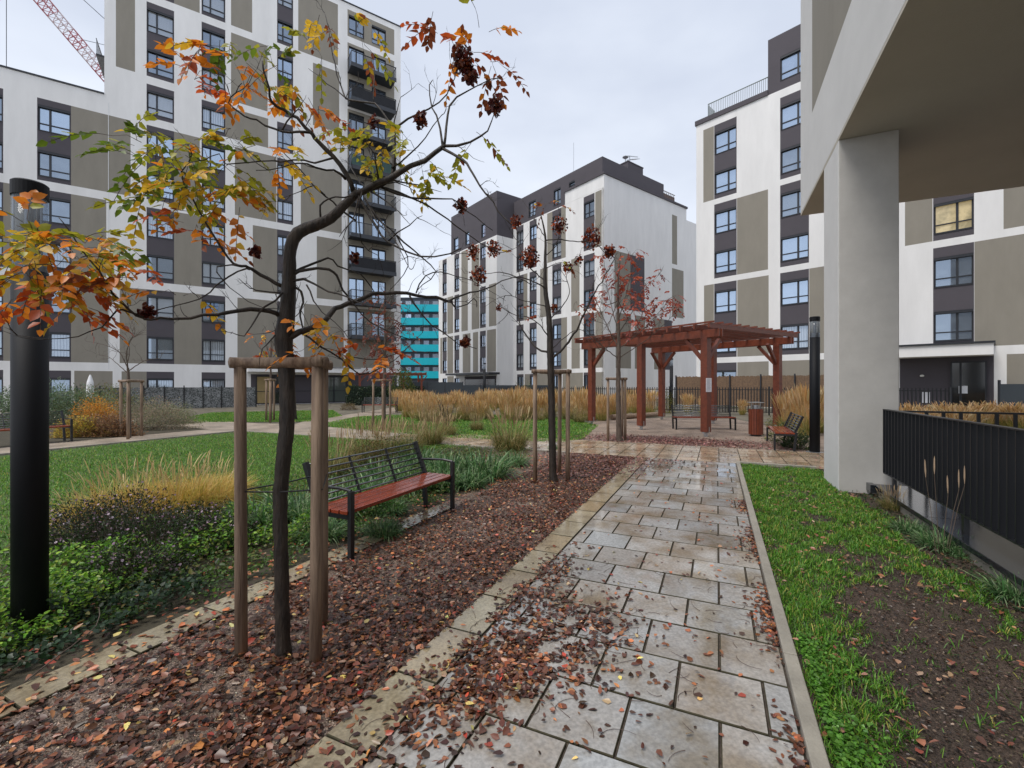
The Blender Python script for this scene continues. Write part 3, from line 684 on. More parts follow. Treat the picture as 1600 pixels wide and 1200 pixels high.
# ================================================================ FENCES
def bar_fence(pts, h, sp, label, name='iron_fence'):
    a=Vector(pts[0]); r=empty(name,a,0,label,'fence'); m=MB(); rm=MB()
    for p,q in zip(pts[:-1],pts[1:]):
        p=Vector(p)-a; q=Vector(q)-a; n=int((q-p).length/sp); d=(q-p)/n
        for i in range(n+1):
            c=p+d*i; m.bar((c.x,c.y,.1),(c.x,c.y,h),.036,.036)
            if i%18==0: pm=MB(); pm.bar((c.x,c.y,0),(c.x,c.y,h+.05),.06,.06); pm.build('post',black,r)
        rm.bar((p.x,p.y,h-.12),(q.x,q.y,h-.12),.03,.04); rm.bar((p.x,p.y,.15),(q.x,q.y,.15),.03,.04)
    m.build('bars',black,r); rm.build('rails',black,r)
bar_fence([(19,19.5,0),(15.4,22,0),(8.4,25.6,0),(-1.2,33,0)],1.42,.135,'black iron bar fence behind the pergola and the tall grasses')
# reed screen
r=empty('reed_fence',(15.66,27,0),0,'brown reed privacy screen on dark posts behind the iron fence','fence')
fr3=Facade((15.66,27),(.679,-.734),r)
ta,tb=fr3.t(1056),fr3.t(1300)
m=MB(); random.seed(5)
x=ta
while x<tb:
    w=random.uniform(.05,.09); z=2.1+random.uniform(-.03,.03); m.box(x,x+w,random.uniform(0,.02),.04,.2,z); x+=w+.003
o=m.build('reed_panel',reed,r); fr3.place(o)
for i in range(6):
    m=MB(); x=ta+(tb-ta)*i/5; m.box(x,x+.07,-.09,-.01,0,2.2); o=m.build('post',framem,r); fr3.place(o)
# printed privacy fence before the tower
r=empty('garden_fence',(-22.5,28.2,0),0,'grey stone-patterned garden fence with dark posts before the tower','fence')
ff=Facade((-22.5,28.2),(.831,.556),r); ta,tb=ff.t(120),ff.t(400)
stone=gravel_mat('stone_pattern_screen',(.02,.028,.025),(.26,.27,.28),20,.7,.6)
m=MB(); m.box(ta,tb,0,.06,.02,1.38); o=m.build('fence_panel',stone,r); ff.place(o)
n=9
for i in range(n+1):
    m=MB(); x=ta+(tb-ta)*i/n; m.box(x-.03,x+.03,-.06,-.005,0,1.5); o=m.build('post',black,r); ff.place(o)
# dark panel fence before the middle block
r=empty('garden_fence',P(646,600,38),0,'dark slate panel fence at the foot of the middle block','fence'); r.location.z=0
a=P(640,600,37); b=P(860,600,38); O=r.location
for i in range(8):
    m=MB(); p=a.lerp(b,i/8)-O; q=a.lerp(b,(i+1)/8)-O; hh=1.75 if i<3 else 1.5
    m.bar((p.x,p.y,hh/2),(q.x-.08,q.y,hh/2),.06,hh); m.build('fence_panel',tealfence,r)
    m=MB(); m.bar((q.x-.04,q.y,0),(q.x-.04,q.y,hh+.05),.07,.07); m.build('post',framem,r)
# green/teal low fence by the right entrance
r=empty('garden_fence',(26,20.5,0),0,'dark teal panel fence right of the entrance canopy','fence')
m=MB(); m.bar((-1.6,2.0,.85),(4,-3.0,.85),.06,1.5); m.build('fence_panel',tealfence,r); m=MB(); m.bar((-1.6,2.0,0),(-1.6,2.0,1.8),.08,.08); m.build('post',framem,r)
# ================================================================ BENCHES
def bench(loc, rz, label, arms=True, L=1.78):
    """front is -y, x along the seat, origin at middle front leg line"""
    r=empty('park_bench',loc,rz,label,'bench')
    for x in (0,L-.05):
        m=MB(); m.box(x,x+.05,0,.012+.03,0,.62 if arms else .40); 
        m.build('leg',black,r,bevel=.004)
        m=MB(); m.bar((x+.025,.42,0),(x+.025,.47,.45),.05,.05,0,(1,0,0)); m.build('leg',black,r,bevel=.004)
        m=MB(); m.bar((x+.025,.42,.40),(x+.025,.60,.84),.05,.045,0,(1,0,0)); m.bar((x+.025,.02,.385),(x+.025,.45,.385),.05,.045,0); m.build('side_frame',black,r,bevel=.004)
        if arms:
            m=MB(); m.tube([(x+.025,.02,.62),(x+.025,.15,.635),(x+.025,.35,.63),(x+.025,.51,.62)],[.014]*4,8); m.build('armrest',black,r)
    for i in range(4):
        y=.03+i*.105; m=MB(); m.box(-.015 if arms else 0,L+.015 if arms else L,y,y+.092,.408,.445); m.build('seat_slat',seatwood,r,bevel=.006)
    m=MB()
    for i in range(7):
        t=.14+i*.135; y=.42+.18*t; z=.40+.44*t; m.tube([(0.03,y,z),(L-.03,y,z)],[.0095 if arms else .014]*2,8)
    m.build('back_rods',zincd,r,smooth=True)
    for x in (L*.33,L*.66):
        m=MB(); m.bar((x,.44,.44),(x,.60,.83),.03,.012,0,(1,0,0)); m.build('back_brace',black,r)
    return r
zincd=mat('wet_dark_steel',(.17,.185,.20),.25,metal=.6)
# near bench: front legs along v=-3.02 from u 3.115 to 4.88, facing +v ; local x -> -u? front(-y)=+v
def uvrot(): return 0
# local -y must map to +v=(SU,-CU): local y=(-SU,CU); x=(CU,SU)... x cross y = CU*CU+SU*SU>0 ok
bench(UV(3.10,-3.02),UANG,'near bench with glossy red seat and thin steel back rods, beside the staked foreground tree')
bench(UV(4.55,-16.35),UANG,'bench at the far left edge, half hidden by the thick black lamp post')
# pergola bench: front towards camera
p=G(1056,671.5); bench(p,R(-4),'bench standing under the pergola, seen from the front',False,2.05)
# right bench: front faces -v => local y=+v, x=-u
p=G(1197,690); bench(UV(toUV(p)[0]-.05,toUV(p)[1]),UANG+PI,'small bench beside the slim lamp post, seen from its end',False,1.8)
bench(G(533,651)+Vector((0,3,0)),R(4),'distant dark bench in front of the ivy hedge',True,1.9)
# ================================================================ LAMPS
def lamp(loc,h,rad,label,group=None,detail=True,name='lamp_post'):
    r=empty(name,loc,0,label,'street lamp',group)
    hh=h*.20 if detail==2 else .48
    m=MB(); m.lathe([(rad*1.0,0),(rad,h-hh)],28); m.build('pole',lampm,r,smooth=False).data.polygons.foreach_set('use_smooth',[False]*0+[True]*28+[False]*2) if False else m.build('pole',lampm,r)
    for o in r.children: 
        me=o.data; sm=[len(p.vertices)==4 for p in me.polygons]; me.polygons.foreach_set('use_smooth',sm)
    m=MB(); m.lathe([(rad*1.7,0),(rad*1.7,.012),(rad*1.05,.02)],28); m.build('base_flange',zinc,r)
    m=MB(); m.lathe([(rad*.93,h-hh+.001),(rad*.93,h-hh+.1)],24); m.lathe([(rad*.3,h-hh+.1),(rad*.3,h-.12)],12)
    for k in range(3): a=2*PI*k/3; x,y=rad*.85*math.cos(a),rad*.85*math.sin(a); m.bar((x,y,h-hh+.1),(x,y,h-.1),.008,.008)
    m.build('lamp_core',mat('lamp_core_metal',(.25,.26,.28),.3,metal=.7),r)
    m=MB(); m.lathe([(rad*.97,h-hh+.002),(rad*.97,h-.101)],28); g=m.build('lamp_glass',lampglass,r); g.data.polygons.foreach_set('use_smooth',[True]*len(g.data.polygons))
    m=MB(); m.lathe([(rad*1.03,h-.1),(rad*1.03,h-.01),(rad*.9,h)],28); m.build('lamp_cap',lampm,r)
    return r
lampglass=bpy.data.materials.new('lamp_glass'); lampglass.use_nodes=True
nt=lampglass.node_tree; N=nt.nodes; tr=N.new('ShaderNodeBsdfTransparent'); tr.inputs[0].default_value=(.8,.85,.9,1); ms=N.new('ShaderNodeMixShader'); ms.inputs[0].default_value=.3
nt.links.new(tr.outputs[0],ms.inputs[1]); nt.links.new(N['Principled BSDF'].outputs[0],ms.inputs[2]); nt.links.new(ms.outputs[0],N['Material Output'].inputs[0]); N['Principled BSDF'].inputs['Roughness'].default_value=.05; N['Principled BSDF'].inputs['Base Color'].default_value=(.35,.38,.42,1)
lamp(P(47,600,2.95).xy.to_3d(),2.92,.088,'thick black lamp post in the left foreground',detail=2)
lamp(G(1273,707),3.17,.105,'black lamp post with clear top beside the pillar and the small bench')
lamp(P(757,600,33).xy.to_3d(),3.15,.10,'distant slim lamp post at the foot of the middle block, left of the second tree')
lamp(P(1049,600,27).xy.to_3d(),3.15,.10,'slim lamp post seen between the back posts of the pergola')
# ================================================================ BIN
p=G(1181,681); r=empty('litter_bin',p,.3,'round litter bin clad in red wood slats with a flat metal lid, between the benches','litter bin')
m=MB(); m.lathe([(.16,.06),(.165,.80),(.16,.80)],20); m.build('liner',black,r)
m=MB()
for k in range(18):
    a=2*PI*k/18; c,s=math.cos(a),math.sin(a); m.bar((.19*c,.19*s,.05),(.19*c,.19*s,.83),.058,.022,0,(c,s,0))
m.build('wood_slats',redwood,r,bevel=.003)
m=MB(); m.lathe([(.02,.0),(.15,.0),(.15,.06)],16); m.build('foot',black,r)
m=MB(); m.bar((.17,0,.75),(.17,0,1.02),.03,.012); m.bar((-.17,0,.75),(-.17,0,1.02),.03,.012); m.lathe([(.11,.84),(.11,.95)],16); m.build('lid_bracket',zinc,r)
m=MB(); m.lathe([(.24,1.02),(.245,1.035),(.05,1.05)],28); m.build('lid',zinc,r)
# ================================================================ PERGOLA
A0=Vector((5.91,13.7,0)); e1=Vector((-.547,.838,0)); e2=Vector((.838,.547,0))
pg=empty('pergola',A0,math.atan2(.547,.838),'large red stained wooden pergola on six square posts over the gravel seating area','pergola')
# local x=e2 , local y=e1
L1,L2,ZB=5.0,4.25,3.03
for x in (0,L2):
    for y in (0,L1/2,L1):
        m=MB(); m.box(x-.11,x+.11,y-.11,y+.11,.14,ZB); m.build('post',redwood,pg,bevel=.006)
        m=MB(); m.box(x-.012,x+.012,y-.06,y+.06,0,.14); m.box(x-.115,x+.115,y-.04,y+.04,.10,.135); m.box(x-.02,x+.02,y-.118,y-.112,.12,.3); m.build('post_foot',zinc,pg)
for x in (0,L2):
    for s in (-.075,.075):
        m=MB(); m.box(x+s-.03,x+s+.03,-.5,L1+.5,ZB-.03,ZB+.21); m.build('beam',redwood,pg,bevel=.008)
    for y,s in ((0,1),(L1,-1),(L1/2,1)):
        m=MB(); m.bar((x,y+s*.08,ZB-.72),(x,y+s*.68,ZB-.04),.10,.10,0,(1,0,0)); 
        if y!=L1/2: m.build('brace',redwood,pg)
for y in (0,L1):
    for x,s in ((0,1),(L2,-1)):
        m=MB(); m.bar((x+s*.08,y,ZB-.72),(x+s*.68,y,ZB-.04),.10,.10,0,(0,1,0)); m.build('brace',redwood,pg)
for i in range(13):
    y=-.42+i*(L1+.84)/12
    m=MB(); m.box(-.5,L2+.5,y-.03,y+.03,ZB+.211,ZB+.36); m.build('rafter',redwood,pg,bevel=.006)
for i in range(12):
    x=-.42+i*(L2+.84)/11; m=MB(); m.box(x-.025,x+.025,-.55,L1+.55,ZB+.361,ZB+.41); m.build('roof_batten',redwood,pg)
nt_=empty('paper_notice',tuple(A0+Vector((-.06,-.14,1.6))),0,'white paper notice pinned to the nearest pergola post','notice')
nt_.location=A0+Vector((.547*.0,0,0))+(-e1)*.116+Vector((0,0,1.52)); nt_.rotation_euler=(0,0,math.atan2(.547,.838))
m=MB(); m.box(-.17,.10,-.012,-.002,-.16,.26); m.build('sheet',paper,nt_)
m=MB()
for i in range(9): m.box(-.13,.06-random.uniform(0,.05),-.0135,-.0125,.2-i*.038,.208-i*.038)
m.build('text_lines',mat('grey_ink',(.25,.25,.3),.7),nt_)
# far red pergola
o0=P(556,600,34.5); pf=empty('pergola',(o0.x,o0.y,0),R(20),'small distant red pergola overgrown with ivy at the corner of the tower','pergola')
for x in (.3,2.0,3.6,5.0):
    for y in (0,1.8):
        m=MB(); m.box(x-.07,x+.07,y-.07,y+.07,0,2.3); m.build('post',redwood,pf)
        m=MB(); m.bar((x+.05,y,1.8),(x+.45,y,2.28),.07,.07); m.build('brace',redwood,pf)
for y in (0,1.8):
    m=MB(); m.box(0,5.4,y-.05,y+.05,2.301,2.46); m.build('beam',redwood,pf)
for i in range(14):
    m=MB(); m.box(.1+i*.4,.16+i*.4,-.4,2.2,2.461,2.54); m.build('rafter',redwood,pf)
# white covered parasol at far left
r=empty('closed_parasol',(P(141,600,26.5).x,26.5,0),0,'closed white garden parasol standing behind the left shrubs','parasol')
m=MB(); m.lathe([(.03,0),(.03,.9)],8); m.build('pole',zinc,r); m=MB(); m.lathe([(.17,.75),(.20,1.1),(.16,1.7),(.08,2.0),(.03,2.15)],12); m.build('cover',canvas,r)
# ================================================================ TREES
def smooth_path(pts, step=.06):
    pts=[Vector(p) for p in pts]; out=[]
    n=len(pts)
    for i in range(n-1):
        p0,p1,p2,p3=pts[max(i-1,0)],pts[i],pts[i+1],pts[min(i+2,n-1)]
        k=max(2,int((p2-p1).length/step))
        for j in range(k):
            t=j/k; out.append(.5*((2*p1)+(p2-p0)*t+(2*p0-5*p1+4*p2-p3)*t*t+(3*p1-p0-3*p2+p3)*t**3))
    out.append(pts[-1]); return out
def limb(mb, pts, r0, r1, sides=7, jit=.006, step=.06):
    q=smooth_path(pts,step); n=len(q)
    q=[p+Vector((random.gauss(0,jit),random.gauss(0,jit),random.gauss(0,jit))) if 0<i<n-1 else p for i,p in enumerate(q)]
    mb.tube(q,[r0+(r1-r0)*(i/(n-1))**.9 for i in range(n)],sides,wob=.1); return q
def twigs(mb, q, n, L, r, tips, depth=1, upw=.3, spread=1.):
    for _ in range(n):
        i=random.randrange(max(1,len(q)//5),len(q)); p=q[i]; d0=(q[min(i+1,len(q)-1)]-q[max(i-1,0)])
        if d0.length<1e-6: continue
        d=(d0.normalized()*.8+Vector((random.gauss(0,.6),random.gauss(0,.6),random.gauss(upw,.5)))*spread).normalized()
        l=L*random.uniform(.5,1.3); pts=[p]; c=p.copy(); k=6
        for j in range(k):
            d=(d+Vector((random.gauss(0,.18),random.gauss(0,.18),random.gauss(.03,.18)))).normalized(); c=c+d*l/k; pts.append(c.copy())
        mb.tube(pts,[r*(1-.75*j/k) for j in range(k+1)],4 if r<.005 else 5); tips.append((pts[-1],d)); tips.append((pts[3],d))
        if depth>0: twigs(mb,pts,random.choice((1,2,2,3)),l*.6,r*.6,tips,depth-1,upw,spread)
def compound(pts_dirs, Lr=(.16,.28), leaf=(.045,.075), cols=None, nleaf=(7,11), W=.55):
    """list of (pos, dir, palette) -> leaflets arrays and rachis"""
    pos=[];dd=[];nn=[];LL=[];CC=[];ra=[]
    for p,d,pl in pts_dirs:
        d=Vector(d).normalized(); L=random.uniform(*Lr); n=random.randint(*nleaf); side=d.cross(Vector((0,0,1)))
        if side.length<.1: side=Vector((1,0,0))
        side.normalize(); up=side.cross(d).normalized(); c0=random.choice(pl)
        rp=[]
        for i in range(6): t=i/5; rp.append(Vector(p)+d*L*t+Vector((0,0,-1))*L*.45*t*t)
        ra.append(rp)
        for i in range(n):
            t=.25+.75*i/(n-1); b=Vector(p)+d*L*t+Vector((0,0,-1))*L*.45*t*t
            s=1 if i%2 else -1
            ld=(side*s*.9+d*.6+Vector((random.gauss(0,.2),random.gauss(0,.2),-.35+random.gauss(0,.25)))) if i<n-1 else d+Vector((0,0,-.6))
            pos.append(b);dd.append(ld);nn.append(up+Vector((random.gauss(0,.35),random.gauss(0,.35),random.gauss(0,.2)))); LL.append(random.uniform(*leaf)*(1.1 if .3<t<.85 else .85))
            k=random.uniform(.75,1.25); cc=c0 if random.random()<.75 else random.choice(pl); CC.append([cc[0]*k,cc[1]*k,cc[2]*k])
    V=leaf_arr(np.array(pos),np.array(dd),np.array(nn),np.array(LL),rng.uniform(W,W+.16,len(LL)),.06,rng.uniform(.0,.3,len(LL)))
    return V,np.array(CC),ra
GR=(.12,.19,.018); YG=(.34,.34,.030); YE=(.68,.43,.035); OR=(.74,.24,.022); RD=(.48,.085,.02); BR=(.24,.065,.025); MR=(.085,.018,.016)
def stakes(parent_label, cx, cy, tris, top, rad, label, bars=True, tie=None):
    r=empty('tree_stakes',(cx,cy,0),0,label,'tree support')
    T=[]
    for (x,y) in tris:
        m=MB(); a=Vector((x-cx,y-cy,-.05)); b=Vector((x-cx+random.uniform(-.015,.015),y-cy+random.uniform(-.015,.015),top)); m.tube([a,a.lerp(b,.35),a.lerp(b,.7),b],[rad*1.02,rad,rad*.98,rad*.97],14,wob=.02); m.build('stake',wood,r,smooth=True); T.append(b)
    for i in range(len(T)):
        a,b=T[i],T[(i+1)%len(T)]; d=(b-a).normalized(); m=MB(); z=Vector((0,0,rad*.75+(i%2)*.004)); m.tube([a-d*rad*1.6+z,a.lerp(b,.5)+z,b+d*rad*1.6+z],[rad*.95]*3,12,wob=.02); m.build('crossbar',wood,r,smooth=True)
    if tie:
        m=MB(); pts=[t*1.0 for t in T]; pts=[Vector((p.x*1.12,p.y*1.12,tie+random.uniform(-.02,.02))) for p in T]; pts.append(pts[0])
        for a,b in zip(pts[:-1],pts[1:]): m.tube([a,a.lerp(b,.5)-Vector((0,0,.01)),b],[.005]*3,5)
        m.build('tie_cord',black,r)
    return r
def mesh_tree(name,loc,label,trunk,branches,barkm,blobs,caps,twn,twL,twr,depth=1,leafsz=(.045,.075),rach=(.16,.28),group=None,twsides=0,capsz=(.02,.035),upw=.3):
    r=empty(name,loc,0,label,'tree',group); O=Vector(loc)
    tm=MB(); q=smooth_path([p-O for p,_ in trunk],.05); n=len(q)
    # interpolate trunk radii by nearest control
    ctrl=[(p-O,rd) for p,rd in trunk]; cum=[0]
    for a,b in zip(ctrl[:-1],ctrl[1:]): cum.append(cum[-1]+(b[0]-a[0]).length)
    L=[0]
    for a,b in zip(q[:-1],q[1:]): L.append(L[-1]+(b-a).length)
    rads=[float(np.interp(l*cum[-1]/L[-1],cum,[c[1] for c in ctrl])) for l in L]
    tm.tube(q,rads,14,wob=.09); tm.build('trunk',barkm,r,smooth=True)
    bmb=MB(); tips=[]; paths=[]
    for pts,r0,r1 in branches:
        qq=limb(bmb,[p-O for p in pts],r0,r1,8 if r0>.012 else 6,.004 if r0<.02 else .006); paths.append((qq,r1))
    for qq,r1 in paths: twigs(bmb,qq,max(1,int(twn*len(qq)/14)),twL,twr,tips,depth,upw)
    bmb.build('branches',barkm,r,smooth=True)
    pd=[]; rm=MB()
    for (c,rx,rz,ry,cnt,pl) in blobs:
        c=Vector(c)-O
        for _ in range(cnt):
            v=Vector((random.gauss(0,1),random.gauss(0,1),random.gauss(0,1))).normalized()*random.random()**.4
            p=c+Vector((v.x*rx,v.y*ry,v.z*rz)); d=Vector((v.x+random.gauss(0,.5),v.y+random.gauss(0,.5),random.gauss(-.1,.4)))
            pd.append((p,d,pl))
            if random.random()<.5: rm.tube([c+Vector((v.x*rx*.2,v.y*ry*.2,v.z*rz*.2)),c+Vector((v.x*rx*.6,v.y*ry*.6,v.z*rz*.5+.02)),p],[twr*.7,twr*.5,twr*.4],4)
    if pd:
        V,C,ra=compound(pd,rach,leafsz)
        for rp in ra: rm.tube(rp,[.0016 if leafsz[0]<.05 else .002]*6,3,cap=False)
        npmesh('foliage',V,LEAFP,C,leafm,r); rm.build('leaf_stalks',bark2,r)
    if caps:
        for (c,rad,cnt,pl) in caps:
            c=Vector(c)-O; pos=[];C=[]
            for _ in range(int(cnt*1.7)):
                v=Vector((random.gauss(0,1),random.gauss(0,1),random.gauss(0,1))).normalized()*random.random()**.45*rad; pos.append(c+Vector((v.x*.8,v.y*.8,v.z))); cc=random.choice(pl); k=random.uniform(.6,1.4); C.append([x*k for x in cc])
            N_=len(pos); V=leaf_arr(np.array(pos),rng.normal(0,1,(N_,3))+np.array([0,0,-.5]),rng.normal(0,1,(N_,3)),rng.uniform(*capsz,N_),.9,.25,.2)
            npmesh('seed_cluster',V,LEAFP,np.array(C),leafm,r)
    return r
def pl(Y,*pts):      # traced limb: list of px,py with depth start..end
    n=len(pts); y0,y1=Y if isinstance(Y,tuple) else (Y,Y)
    return [P(x,y,y0+(y1-y0)*i/(n-1)) for i,(x,y) in enumerate(pts)]
k1=2.66/702
base=G(443,1022); D=base.y
trunk=[(P(443,1030,D),.050),(P(442,1000,D),.042),(P(440,900,D),.040),(P(438,780,D),.040),(P(445,700,D),.041),(P(449,640,D),.042),(P(447,560,D),.045),(P(443,532,D),.052),(P(449,480,D),.043),(P(452,430,D),.037),(P(454,388,D),.035),(P(466,364,D+.02),.037),(P(492,352,D+.05),.033),(P(517,341,D+.08),.031),(P(537,322,D+.1),.027),(P(560,300,D+.12),.024)]
Br=[]
def br(Y,r0,r1,*pts): Br.append((pl(Y,*pts),r0*.74,r1*.7))
br((2.78,2.6),.030,.017,(555,303),(590,288),(625,270),(660,250),(694,228))
br((2.6,2.5),.013,.003,(694,228),(735,223),(762,203),(772,178))
br((2.6,2.75),.012,.003,(694,228),(703,165),(745,135),(784,121))
br((2.6,2.7),.011,.003,(692,230),(688,200),(670,148),(676,125))
br((2.6,2.4),.012,.004,(692,232),(722,250),(736,262),(750,290),(780,330),(800,352))
br((2.78,2.85),.024,.012,(570,296),(604,285),(615,262),(617,225),(616,202))
br((2.85,3.0),.010,.003,(616,202),(585,162),(547,157),(536,145),(520,85),(512,37),(507,20))
br((2.9,3.0),.007,.002,(547,157),(512,130),(482,107))
br((2.85,2.7),.011,.003,(616,202),(640,185),(685,160),(705,135),(713,112))
br((2.85,2.8),.006,.002,(616,202),(618,175),(626,152))
br((2.9,2.95),.005,.002,(585,162),(585,120),(583,85))
br((2.78,2.5),.022,.006,(553,300),(540,270),(520,245),(497,222),(485,207),(465,185),(442,170),(430,165),(422,150),(416,125),(410,95))
br((2.6,2.4),.010,.003,(485,207),(450,207),(430,202),(400,188),(381,181),(356,160),(368,145),(378,130))
br((2.6,2.5),.007,.002,(440,205),(460,175),(470,172))
br((2.75,2.3),.011,.003,(540,280),(523,268),(493,262),(466,254),(440,262),(400,266))
br((2.6,2.3),.008,.003,(520,247),(491,254),(476,250),(440,252),(410,253),(355,255),(342,242),(320,250))
br((2.85,2.6),.009,.003,(556,345),(530,325),(508,305),(481,278),(457,254),(440,235))
br((2.74,2.7),.008,.006,(501,340),(502,320),(513,310),(536,307),(556,306))
br((2.66,2.4),.016,.004,(442,448),(419,438),(394,420),(385,416),(366,414),(345,384),(321,346),(300,310),(285,270),(300,240))
br((2.5,2.3),.007,.003,(390,421),(376,423),(340,447),(311,467),(275,479),(235,488))
br((2.5,2.5),.006,.002,(385,416),(340,416),(348,440),(390,470),(430,490))
br((2.66,2.2),.021,.006,(440,496),(419,486),(391,484),(353,489),(319,494),(250,499),(225,499))
br((2.3,2.1),.008,.002,(230,499),(200,486),(182,487),(160,510),(120,526),(75,529),(27,524))
br((2.3,2.1),.010,.003,(228,498),(200,484),(175,455),(165,437),(140,405),(112,367),(92,340))
br((2.66,3.2),.026,.014,(452,528),(485,513),(510,500),(523,483),(545,474),(574,462),(590,459),(650,460),(707,472))
br((3.2,3.5),.011,.004,(700,471),(725,459),(760,451),(805,432),(830,445))
br((3.1,3.2),.008,.004,(700,471),(712,480),(728,475),(741,466),(745,480))
br((3.1,3.0),.010,.003,(640,462),(662,495),(687,517),(717,536),(745,545))
br((2.66,2.9),.014,.004,(460,428),(481,420),(513,422),(526,432),(536,453),(547,468),(564,491),(598,516),(640,530))
br((2.66,3.1),.011,.004,(460,425),(485,413),(513,403),(527,415),(563,428),(578,447),(588,465))
br((2.66,2.5),.012,.004,(458,440),(474,437),(513,452),(542,464),(580,480))
br((2.66,2.6),.011,.006,(460,448),(472,457),(474,474),(468,494),(473,512))
br((2.6,2.5),.007,.002,(479,445),(491,470),(504,487),(536,517),(545,530))
br((2.6,2.4),.009,.003,(442,457),(415,481),(400,498),(385,519),(374,524))
br((2.6,2.5),.007,.002,(440,458),(400,453),(391,450),(373,435))
br((2.78,2.6),.014,.005,(560,302),(570,325),(587,355),(607,377),(637,395),(680,401),(720,388))
br((2.8,3.0),.010,.003,(590,292),(625,301),(665,320),(700,342),(737,370),(780,395))
br((2.8,2.9),.011,.003,(590,290),(620,302),(642,310),(675,309),(707,312),(730,330),(770,360))
br((2.8,2.7),.008,.002,(607,377),(640,352),(660,337))
br((2.9,2.9),.009,.003,(575,322),(600,350),(620,370),(637,400),(632,430),(610,452))
br((2.9,3.1),.008,.003,(620,368),(645,392),(680,424),(660,445),(650,458))
br((3.2,3.4),.007,.002,(650,458),(665,432),(690,425),(740,440),(790,470))
br((2.8,2.5),.008,.003,(612,262),(640,240),(665,215),(690,180))
br((2.7,2.4),.006,.002,(508,305),(490,290),(470,300),(440,310))
br((2.7,2.9),.007,.002,(566,300),(560,340),(566,380),(590,400),(600,430))
br((2.66,2.5),.007,.002,(450,500),(425,530),(410,545),(405,575))
br((2.7,2.9),.009,.003,(470,520),(500,540),(535,560),(560,585),(600,575),(640,540))
br((2.9,3.0),.006,.002,(540,560),(590,560),(630,548),(660,520))
BLK=1.05
for a_,b_ in (((575,300),(540,250)),((580,300),(640,350)),((585,290),(650,300)),((570,310),(610,370)),((560,310),(530,370)),((590,285),(570,220)),((575,320),(640,420)),((600,280),(690,300))):
    br((2.76,2.76+random.uniform(-.4,.4)),.009,.002,a_,((a_[0]+b_[0])/2+random.uniform(-12,12),(a_[1]+b_[1])/2+random.uniform(-12,12)),b_)
def bl(px,py,Y,rx,ry,cnt,pal_,dy=.18): k=Y/702; return (P(px,py,Y),rx*k,ry*k,dy,int(cnt*BLK+.5),pal_)
mixA=[YE,OR,OR,YG,RD]; mixG=[GR,GR,YG]; mixY=[YG,YE,YG]
blobs=[bl(55,372,2.1,75,30,16,[YG,YE,YG,OR]),bl(120,400,2.15,60,35,13,[YE,OR,OR]),bl(85,440,2.1,65,25,12,[OR,OR,RD,YE]),bl(150,375,2.15,55,25,9,[YG,GR,YE]),bl(45,410,2.0,50,25,8,[YG,YE,YE]),
 bl(70,470,2.1,55,22,6,[OR,OR,RD]),bl(195,420,2.25,35,18,4,[OR,YE,BR]),bl(245,435,2.3,25,14,2,[RD,BR]),
 bl(232,225,2.35,38,28,11,mixG),bl(285,235,2.4,45,28,12,[GR,YG,YE]),bl(330,285,2.45,60,45,15,[YE,YG,OR]),bl(265,300,2.4,45,40,12,[YG,YE,GR]),bl(310,355,2.45,40,30,7,[OR,RD,BR]),bl(350,215,2.45,25,18,3,mixY),bl(375,300,2.5,35,25,5,[YE,YG,OR]),
 bl(325,108,2.5,38,26,10,[OR,RD,OR]),bl(365,90,2.5,28,20,5,mixG+[YE]),bl(395,120,2.55,30,16,5,[OR,OR,BR]),bl(415,70,2.6,25,16,4,mixG),bl(450,112,2.6,32,25,6,[OR,YE,YG,BR]),bl(470,140,2.6,22,22,3,[OR,RD]),
 bl(445,240,2.45,40,14,6,[OR,YE,YG]),bl(400,285,2.45,20,20,3,[YE,YG]),bl(488,72,2.9,14,26,3,[YG,YE]),bl(498,183,2.7,14,12,1,[OR,YE]),
 bl(505,15,3.0,30,16,3,[YE,BR]),bl(560,45,2.95,24,26,4,[YG,YE,BR]),bl(545,222,2.8,26,22,6,mixY),bl(605,225,2.8,34,30,9,[YG,YE,YG]),bl(650,235,2.8,28,28,5,[YG,YG,YE]),bl(660,265,2.8,26,18,3,mixY),
 bl(485,515,2.7,32,28,7,[OR,YE,OR]),bl(495,545,2.65,24,18,4,[OR,OR]),bl(540,530,2.7,22,18,3,[YE,OR]),bl(590,550,2.75,26,22,5,[OR,OR,RD]),bl(420,535,2.6,22,24,3,[OR,RD]),
 bl(685,45,2.75,14,18,3,[BR,RD]),bl(750,50,2.75,14,12,2,[YG,OR,BR]),bl(715,85,2.75,34,22,6,[BR,RD,OR]),bl(765,95,2.75,28,18,4,[OR,BR]),bl(745,210,2.5,26,14,2,[YG,BR]),
 bl(280,462,2.3,16,14,2,[OR,YE])]
MC=[MR,MR,BR]
caps=[(P(722,92,2.75),.085,120,MC),(P(735,118,2.75),.06,60,MC),(P(773,163,2.5),.055,60,MC),(P(657,186,2.7),.045,50,MC),(P(400,392,2.5),.04,30,MC),(P(232,486,2.3),.04,40,MC),(P(720,320,3.0),.04,40,MC),(P(556,402,2.9),.035,30,MC),(P(583,190,2.85),.035,25,MC),(P(726,534,3.0),.035,30,MC)]
mesh_tree('golden_rain_tree',base,'foreground tree with dark crooked trunk, orange and yellow leaves, tied between three stakes',trunk,Br,bark,blobs,caps,2.6,.16,.0026,2,(.038,.062),(.13,.23))
sk=[G(377,1022),G(493,1032),G(504,974)]
random.seed(21)
stakes('',base.x,base.y,[(p.x,p.y) for p in sk],1.70,.034,'three round wooden stakes with crossbars holding the foreground tree',tie=.98)
